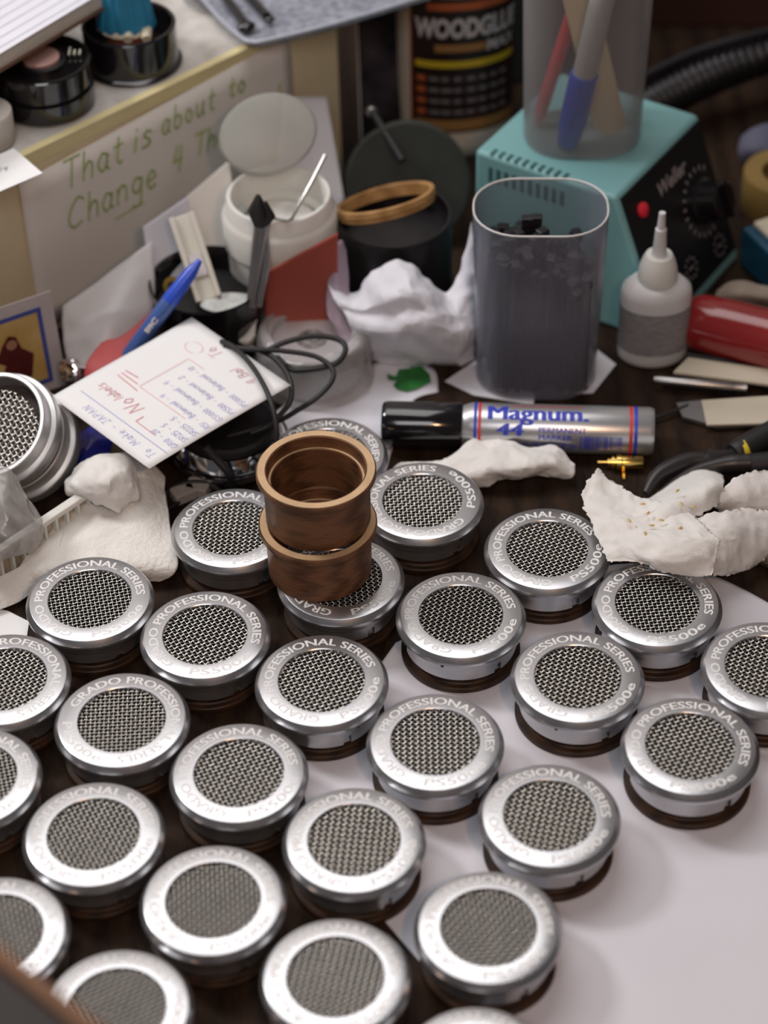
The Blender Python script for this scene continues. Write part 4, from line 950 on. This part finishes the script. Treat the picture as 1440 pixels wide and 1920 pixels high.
# bundle of dark rods beneath the red handle
for k in range(5):
    pa, pb = G(1292 - k * 4, 655 + k * 9, 3.2), G(1480, 685 + k * 12, 3.2)
    ea, L = rod_thing('dark_rod', 'thin dark rod in the bundle below the red handle', 'rod', pa, pb); ea['group'] = 'dark rods below the red handle'
    m = MB(); m.lathe([(.01, 0), (1.9, 0), (1.9, L), (.01, L)], 12); m.build('rod', BLACK, ea)
m = MB(); m.prism([tuple(G(x, y, 7).xy) for x, y in ((1290, 672), (1330, 678), (1480, 700), (1480, 728), (1262, 700))], 6.2, 8.2)
tag(m.build('cream_strip', KRAFT, smooth=False, bevel=.5), 'cream wooden strip lying on the dark rods at right', 'strip')
for k, (a, b, c_, d, mt, lab) in enumerate((((1225, 712), (1400, 722), (1400, 738), (1228, 724), 1, 'bright'),)):
    pa, pb = G(1226, 712, 6), G(1400, 728, 6)
    ea, L = rod_thing('precision_knife', 'slim silver precision knife with dark blade end, at right', 'knife', pa, pb)
    m = MB(); m.lathe([(.01, 0), (2.0, 0), (2.6, 3), (2.6, 40), (2.2, 41), (2.2, L), (.01, L)], 24); m.build('handle', STEEL, ea)
    m = MB(); m.box((0, -3.5, L * .5), (.8, 3, L * .8)); m.build('dark_edge', BLACK, ea)
# utility blade with cream label
m = MB()
e = thing('utility_blade', 'grey steel blade with cream label lying above the pliers', 'blade', (0, 0, .4))
m.prism([tuple(G(x, y, 3).xy) for x, y in ((1268, 756), (1310, 752), (1500, 742), (1500, 790), (1345, 800), (1280, 782))], 1, 3); m.build('steel_blade', BLADE, e, smooth=False)
m = MB(); m.prism([tuple(G(x, y, 4).xy) for x, y in ((1315, 752), (1500, 740), (1500, 775), (1440, 795), (1325, 798))], 3.1, 4.2); m.build('cream_label', KRAFT, e, smooth=False)
# pliers
e = thing('pliers', 'black cutting pliers with yellow stripe behind the right tissues', 'pliers', (0, 0, 0))
m = MB(); m.tube(cr_pts([G(1210, 925, 5), G(1235, 890, 7), G(1290, 865, 8), G(1345, 862, 8), G(1380, 850, 8)], 8), [1.5 + 3.2 * math.sin(PI * min(1, k / 28)) + (2 if k > 20 else 0) for k in range(33)], 14)
m.tube(cr_pts([G(1225, 935, 5), G(1290, 890, 7), G(1350, 872, 8), G(1400, 868, 8), G(1440, 868, 8)], 8), [1.5 + 3.5 * min(1, k / 20) for k in range(33)], 14); m.build('jaws', mat('dark_tool_steel', (.06, .055, .055), .35, .6), e)
m = MB(); m.tube(cr_pts([G(1375, 852, 9), G(1410, 832, 10), G(1470, 800, 11)], 8), [5.5, 6, 6.3, 6.5, 6.6, 6.6, 6.6, 6.6, 6.6, 6.6, 6.6, 6.6, 6.6, 6.6, 6.6, 6.6, 6.6], 16); m.build('handle', RUBBER, e)
m = MB(); m.tube(cr_pts([G(1405, 872, 8), G(1450, 868, 8), G(1500, 860, 8)], 8), 6, 16); m.build('handle', RUBBER, e)
m = MB(); m.tube([G(1383, 848, 9.2), G(1388, 846, 9.3), G(1395, 843, 9.5)], [5.9, 6.5, 6.6], 16); m.build('yellow_stripe', YEL, e)
# rag and boxes further right
sheet('beige_rag', [[G(1345, 545, 16), G(1375, 528, 20), G(1430, 535, 20), G(1480, 550, 14)], [G(1340, 562, 10), G(1380, 552, 20), G(1430, 560, 18), G(1480, 565, 12)], [G(1350, 575, 3), G(1385, 580, 6), G(1430, 580, 5), G(1480, 585, 3)]], mat('beige_rag_cloth', (.30, .25, .20), .95, 0, .08, 50, .5, 500), 9, 1.8, .05, 1.0, seed=51, label='beige rag lying behind the red handle', cat='rag')
p = G(1448, 470, 20)
e = thing('blue_case', 'dark blue case with cream lid at the right photo edge', 'case', (p.x + 12, p.y + 8, .4), (0, 0, math.radians(25)))
m = MB(); m.box((0, 0, 13), (44, 36, 25)); m.build('case_body', mat('dark_blue_plastic', (.01, .07, .13), .4), e, bevel=2)
m = MB(); m.box((2, 2, 27), (36, 28, 4)); m.build('case_lid', KRAFT, e, bevel=1.5)
p = G(1430, 375, 12)
e = thing('yellow_tape_roll', 'ochre tape roll lying beside the dial knob at the right edge', 'tape roll', (p.x + 14, p.y + 10, .4))
m = MB(); m.lathe([(14, 0), (24, 0), (24.5, 1), (24.5, 23), (24, 24), (14, 24), (14, 0)], 64); m.build('tape', mat('ochre_tape', (.22, .14, .04), .5), e)
sheet('blue_grey_rag', [[G(1390, 255, 20), G(1430, 235, 24), G(1500, 230, 20)], [G(1385, 285, 12), G(1430, 280, 18), G(1500, 285, 14)], [G(1395, 310, 2), G(1440, 312, 4), G(1500, 315, 2)]], mat('blue_grey_cloth', (.10, .10, .15), .9, 0, .1), 9, 2, .05, 1, seed=53, label='blue-grey rag behind the station at the right edge', cat='rag')

# corrugated hose and brown boards
pth = cr_pts([G(1190, 215, 22), G(1250, 180, 26), G(1330, 140, 30), G(1420, 105, 34), G(1520, 70, 36)], 24)
rad = [11 + (2.2 if (k // 2) % 2 else 0) for k in range(len(pth))]
e = thing('corrugated_hose', 'black corrugated hose running behind the soldering station', 'hose', (0, 0, 0))
m = MB(); m.tube(pth, rad, 24); m.build('hose_body', CONDUIT, e, ang=80)
pth = cr_pts([G(1195, 150, 40), G(1300, 100, 46), G(1400, 70, 50), G(1520, 40, 52)], 6)
m = MB(); m.tube(pth, 3.2, 12); tag(m.build('black_tube', CONDUIT, off=pth[0]), 'smooth black tube running above the corrugated hose', 'tube')
m = MB(); m.box((0, 0, 62), (260, 14, 124)); o = m.build('brown_board', BROWNB, smooth=False, bevel=1); o.location = (.245, 1.30, .0006); o.rotation_euler = (0, 0, math.radians(-4)); tag(o, 'dark red-brown board standing behind the corrugated hose', 'board')
# dark crate behind the bottle
m = MB(); m.box((0, 0, 50), (120, 60, 100)); o = m.build('dark_crate', mat('dark_crate_paint', (.03, .028, .028), .7, 0, .2, 20), smooth=False, bevel=2); o.location = (.062, 1.262, .0006); tag(o, 'dark crate behind the wood glue bottle', 'crate')

# ------------------------------------------------------------------ things on the shelf
def driver(px, py, H, R, lab, spare):
    p = G(px, py, SH + 1)
    e = thing('speaker_driver', lab, 'speaker driver', (p.x, p.y, SH + 1.0))
    m = MB(); m.lathe([(.01, 0), (R - 1, 0), (R, 1), (R, H * .42), (R - 2, H * .45), (R - 2, H * .52), (R, H * .55), (R, H - .8), (R - .6, H), (R - 2.2, H), (R - 2.6, H - 3), (11, H - 3.2), (.01, H - 3.2)], 72); m.build('frame_ring', BLACKG, e, ang=30)
    return e, H
e, H = driver(88, 190, 26, 26, 'round black speaker driver with pink copper centre, at the left on the shelf', 0)
m = MB(); m.lathe([(13, H - 3.2), (13, H - .5), (10.5, H), (10.5, H - 1), (.01, H - 1)], 48); m.build('centre_hub', BLACK, e)
m = MB(); m.lathe([(9.8, H - 1), (9.8, H + 1.2), (9.4, H + 1.6), (.01, H + 1.6)], 48); m.build('copper_disc', COPPER, e)
m = MB()
for k in range(7): m.lathe([(1.3 * math.sin(PI * q / 6) + .001, -1.3 * math.cos(PI * q / 6)) for q in range(7)], 10, M=Matrix.Translation((14 + (k % 3) * 2.8, 6 + (k // 3) * 2.8, H - 1.6)))
m.build('solder_joints', mat('solder', (.55, .55, .45), .25, .9), e)
p = G(248, 118, SH + 1)
e = thing('driver_housing', 'open black cup with copper coil, carrying the blue figurine', 'speaker driver', (p.x, p.y + 2, SH + 1.0))
m = MB(); m.lathe([(.01, 0), (27, 0), (27.3, .8), (26.2, 1.6), (25.5, 2), (25.5, 23), (25, 23.6), (23.6, 23.6), (23.2, 23), (23.2, 6), (.01, 5)], 72); m.build('housing_shell', BLACKG, e, ang=30)
m = MB(); m.lathe([(.01, 5), (13, 5), (13.5, 7), (12.5, 10), (13.5, 13), (12.5, 16), (12, 19), (.01, 19)], 48); m.build('copper_coil', COIL, e)
fz = SH + 1 + 19.2
e = thing('figurine', 'small figurine in a blue pleated robe standing on the open black cup', 'figurine', (p.x - 1, p.y + 2, fz))
def robe(m, prof, folds, amp, ell=.72, seg=96):
    n = len(prof); vs = []
    for i in range(seg):
        a = 2 * PI * i / seg
        for r, z, k in prof:
            rr = r * (1 + amp * k * (.6 * math.sin(folds * a) + .4 * math.sin(folds * 1.7 * a + 1)))
            vs.append((rr * math.cos(a), ell * rr * math.sin(a), z))
    m.add(vs, [(i * n + k, ((i + 1) % seg) * n + k, ((i + 1) % seg) * n + k + 1, i * n + k + 1) for i in range(seg) for k in range(n - 1)])
m = MB(); robe(m, [(13, 2.2, 1), (15, 1.5, 1), (15.6, 4, 1), (14.5, 9, 1), (13.5, 20, .9), (11.5, 38, .6), (9.5, 52, .3), (11, 64, .2), (9.5, 71, .1), (3.5, 75, 0), (.01, 76, 0)], 14, .055); m.build('blue_robe', ROBE, e, ang=70)
m = MB(); robe(m, [(.01, 0, 0), (13.5, .2, .5), (14.5, 1.5, .5), (13, 4, .5), (.01, 5, 0)], 9, .04, .85); m.build('ivory_base', IVORY, e)
m = MB()
for k in (-1, 1): m.tube([(6 + 4.5 * k, -6, 2.6), (6.5 + 5 * k, -14, 1.9)], [3.6, 2.4], 12)
m.build('feet', IVORY, e)
m = MB(); m.tube([(-14, 1, .2), (-13.5, 1, 18), (-9.8, 1, 52)], [2.4, 2.6, 2], 12); m.build('cloak_edge', mat('tan_cloak', (.34, .23, .12), .6), e)
m = MB(); m.lathe([(5.6 * math.sin(PI * q / 10) + .001, 82 - 7 * math.cos(PI * q / 10)) for q in range(11)], 24); m.build('head', mat('painted_face', (.55, .36, .26), .6), e)

# notebook on a dark block
nbz = 160.0
q0, q1 = G(181, -5, nbz), G(-14, 112, nbz); dx = (q0 - q1).normalized(); dy = Vector((-dx.y, dx.x, 0))
e = thing('notebook', 'open lined notebook with thick page edges at the top left corner', 'notebook', M=frame(q1 - dx * 60 - Vector((0, 0, 9)), dx, dy))
LL = (q0 - q1).length + 75
m = MB(); m.box((LL / 2, 62, 1), (LL + 2, 126, 1.6)); m.build('cover', mat('brown_cover', (.16, .09, .06), .6), e)
m = MB()
for k in range(9): m.box((LL / 2 + random.uniform(-.5, .5), 62 + random.uniform(-.2, .8), 2.3 + k * .82), (LL, 123.5, .6))
m.build('page_block', mat('page_edges', (.66, .62, .55), .8), e, smooth=False)
m = MB(); m.box((LL / 2, 62, 9.6), (LL, 124, .5)); m.build('top_page', PAPER, e, smooth=False)
m = MB()
al = math.radians(17)
for k in range(18): 
    yy = 4 + k * 7; m.add([(3, yy, 9.95), (LL - 3, yy, 9.95), (LL - 3, yy + .35, 9.95), (3, yy + .35, 9.95)], [(0, 1, 2, 3)])
m.build('ruled_lines', DARK_INK, e, smooth=False)
m = MB(); bh = nbz - 9.4 - SH - 1; m.box((LL / 2 + 5, 70, -bh / 2), (LL - 30, 70, bh - .4))
o = m.build('wooden_block', BROWNB, smooth=False); o.matrix_world = frame(q1 - dx * 60 - Vector((0, 0, 9.2)), dx, dy); tag(o, 'dark block on the shelf propping up the notebook', 'block')

# tray with tools
tz = 122.0
pts = [G(350, -30, tz), G(378, -4, tz), G(418, 40, tz), G(452, 70, tz), G(466, 78, tz), G(490, 78, tz), G(560, 62, tz), G(660, 35, tz), G(800, -8, tz), G(860, -30, tz)]
c1, c2 = pts[-1] + Vector((10, 60, 0)), pts[0] + Vector((0, 60, 0))
e = thing('metal_tray', 'grey speckled tray with pale rim overhanging the shelf end at the top', 'tray', (0, 0, 0))
m = MB(); m.prism([tuple(p.xy) for p in pts + [c1, c2]], tz - 3, tz - .5); m.build('tray_bottom', TRAYM, e, smooth=False)
m = MB(); m.tube(cr_pts(pts, 5), 1.4, 10); m.build('tray_rim', mat('pale_blue_rim', (.50, .53, .62), .3, .3), e)
m = MB(); m.box((-47, 1118, SH + 1.6), (26, 18, 3.0)); m.build('tray_foot', TRAYM, e, smooth=False)
for a, b, lab in (((405, -30), (462, 50), 'black rod tool with round end on the tray, left one'), ((455, -20), (505, 36), 'black rod tool with round end on the tray, right one')):
    pa, pb = G(a[0], a[1], tz + 2.8), G(b[0], b[1], tz + 2.8)
    ea, L = rod_thing('rod_tool', lab, 'tool', pa, pb)
    m = MB(); m.lathe([(.01, 0), (2.6, 0), (2.6, L - 3), (.01, L - 3)], 16); m.build('shaft', BLACKG, ea)
    r_ = 5.2 if a[0] == 405 else 3.0
    m = MB(); m.lathe([(r_ * math.sin(PI * q / 10) + .001, L - r_ * .8 * math.cos(PI * q / 10)) for q in range(11)], 24, ell=.55); m.build('round_end', BLACKG, ea)
    m = MB(); m.tube([(1.3, 0, L * .2), (1.3, 0, L * .7)], 1.6, 8); m.build('pale_sleeve', mat('pale_sleeve', (.40, .42, .52), .3), ea)

# clear plastic cup between the figurine and the tray
p = G(392, 10, SH + 1)
e = thing('clear_dish', 'small clear dish on the shelf beside the grey tray', 'dish', (p.x + 2, p.y + 6, SH + 1.0))
m = MB(); m.lathe([(.01, 0), (13, 0), (15, 1), (17, 3), (16.4, 3.4), (14, 1.6), (.01, .9)], 48); m.build('dish_shell', POLYF, e)

# tape roll and tag at the far left
p = G(-22, 262, SH + 1)
e = thing('white_tape_roll', 'white tape roll cut by the left photo edge, below the black driver', 'tape roll', (p.x + 0, p.y, SH + .9))
m = MB(); m.lathe([(7, 0), (14, 0), (14.4, .6), (14.4, 17), (14, 17.6), (7, 17.6), (7, 0)], 64); m.build('tape', mat('offwhite_tape', (.55, .52, .48), .7, 0, .08, 500, stretch=(.01, .01, 1)), e)
m = MB(); m.lathe([(6.0, -.0), (6.95, 0), (6.95, 18), (6.0, 18), (6.0, 0)], 48); m.build('core', KRAFT, e)
qa, qb, qc, qd = GY(-70, 330, 955), GY(18, 282, 984), GY(80, 325, 962), GY(-30, 372, 942)
e = thing('paper_tag', 'white paper tag with small dark handwriting at the left photo edge', 'tag', M=frame(qd, qc - qd, qb - qc))
w0, h0 = (qc - qd).length, (qb - qc).length
m = MB(); m.box((w0 / 2, h0 / 2, 0), (w0, h0, .4)); m.build('tag_paper', PAPERW, e, smooth=False)
m = MB()
cv, sv = math.cos(-.5), math.sin(-.5)
def ft(x0, y0): return lambda u, v: Vector((x0 + u * cv - v * sv, y0 + u * sv + v * cv, .3))
handwrite(m, '60', ft(w0 - 21, h0 - 5), 3.8, .4, .1); handwrite(m, '6-3-14', ft(w0 - 25, h0 - 9), 3.6, .4, .1); m.build('tag_writing', DARK_INK, e, smooth=False)

# ------------------------------------------------------------------ black box with brown edge at the lower left corner
z1 = 225.0
a, b = G(-60, 1722, z1), G(240, 1960, z1); dx = (b - a).normalized(); dn = Vector((dx.y, -dx.x, 0))
e = thing('black_wooden_box', 'blurred black box with brown edge rising at the lower left corner', 'box', M=frame((a.x, a.y, .4), dx, -dn))
L = (b - a).length
m = MB(); m.box((L / 2, -45, z1 / 2 - 1), (L + 40, 80, z1 - 2)); m.build('box_body', STAINB, e, smooth=False, bevel=1)
m = MB(); m.box((L / 2, -2.5, z1 - 3), (L + 40, 5, 6)); m.build('edge_strip', mat('brown_edge', (.17, .07, .02), .5), e, smooth=False, bevel=1)

bpy.context.view_layer.update()
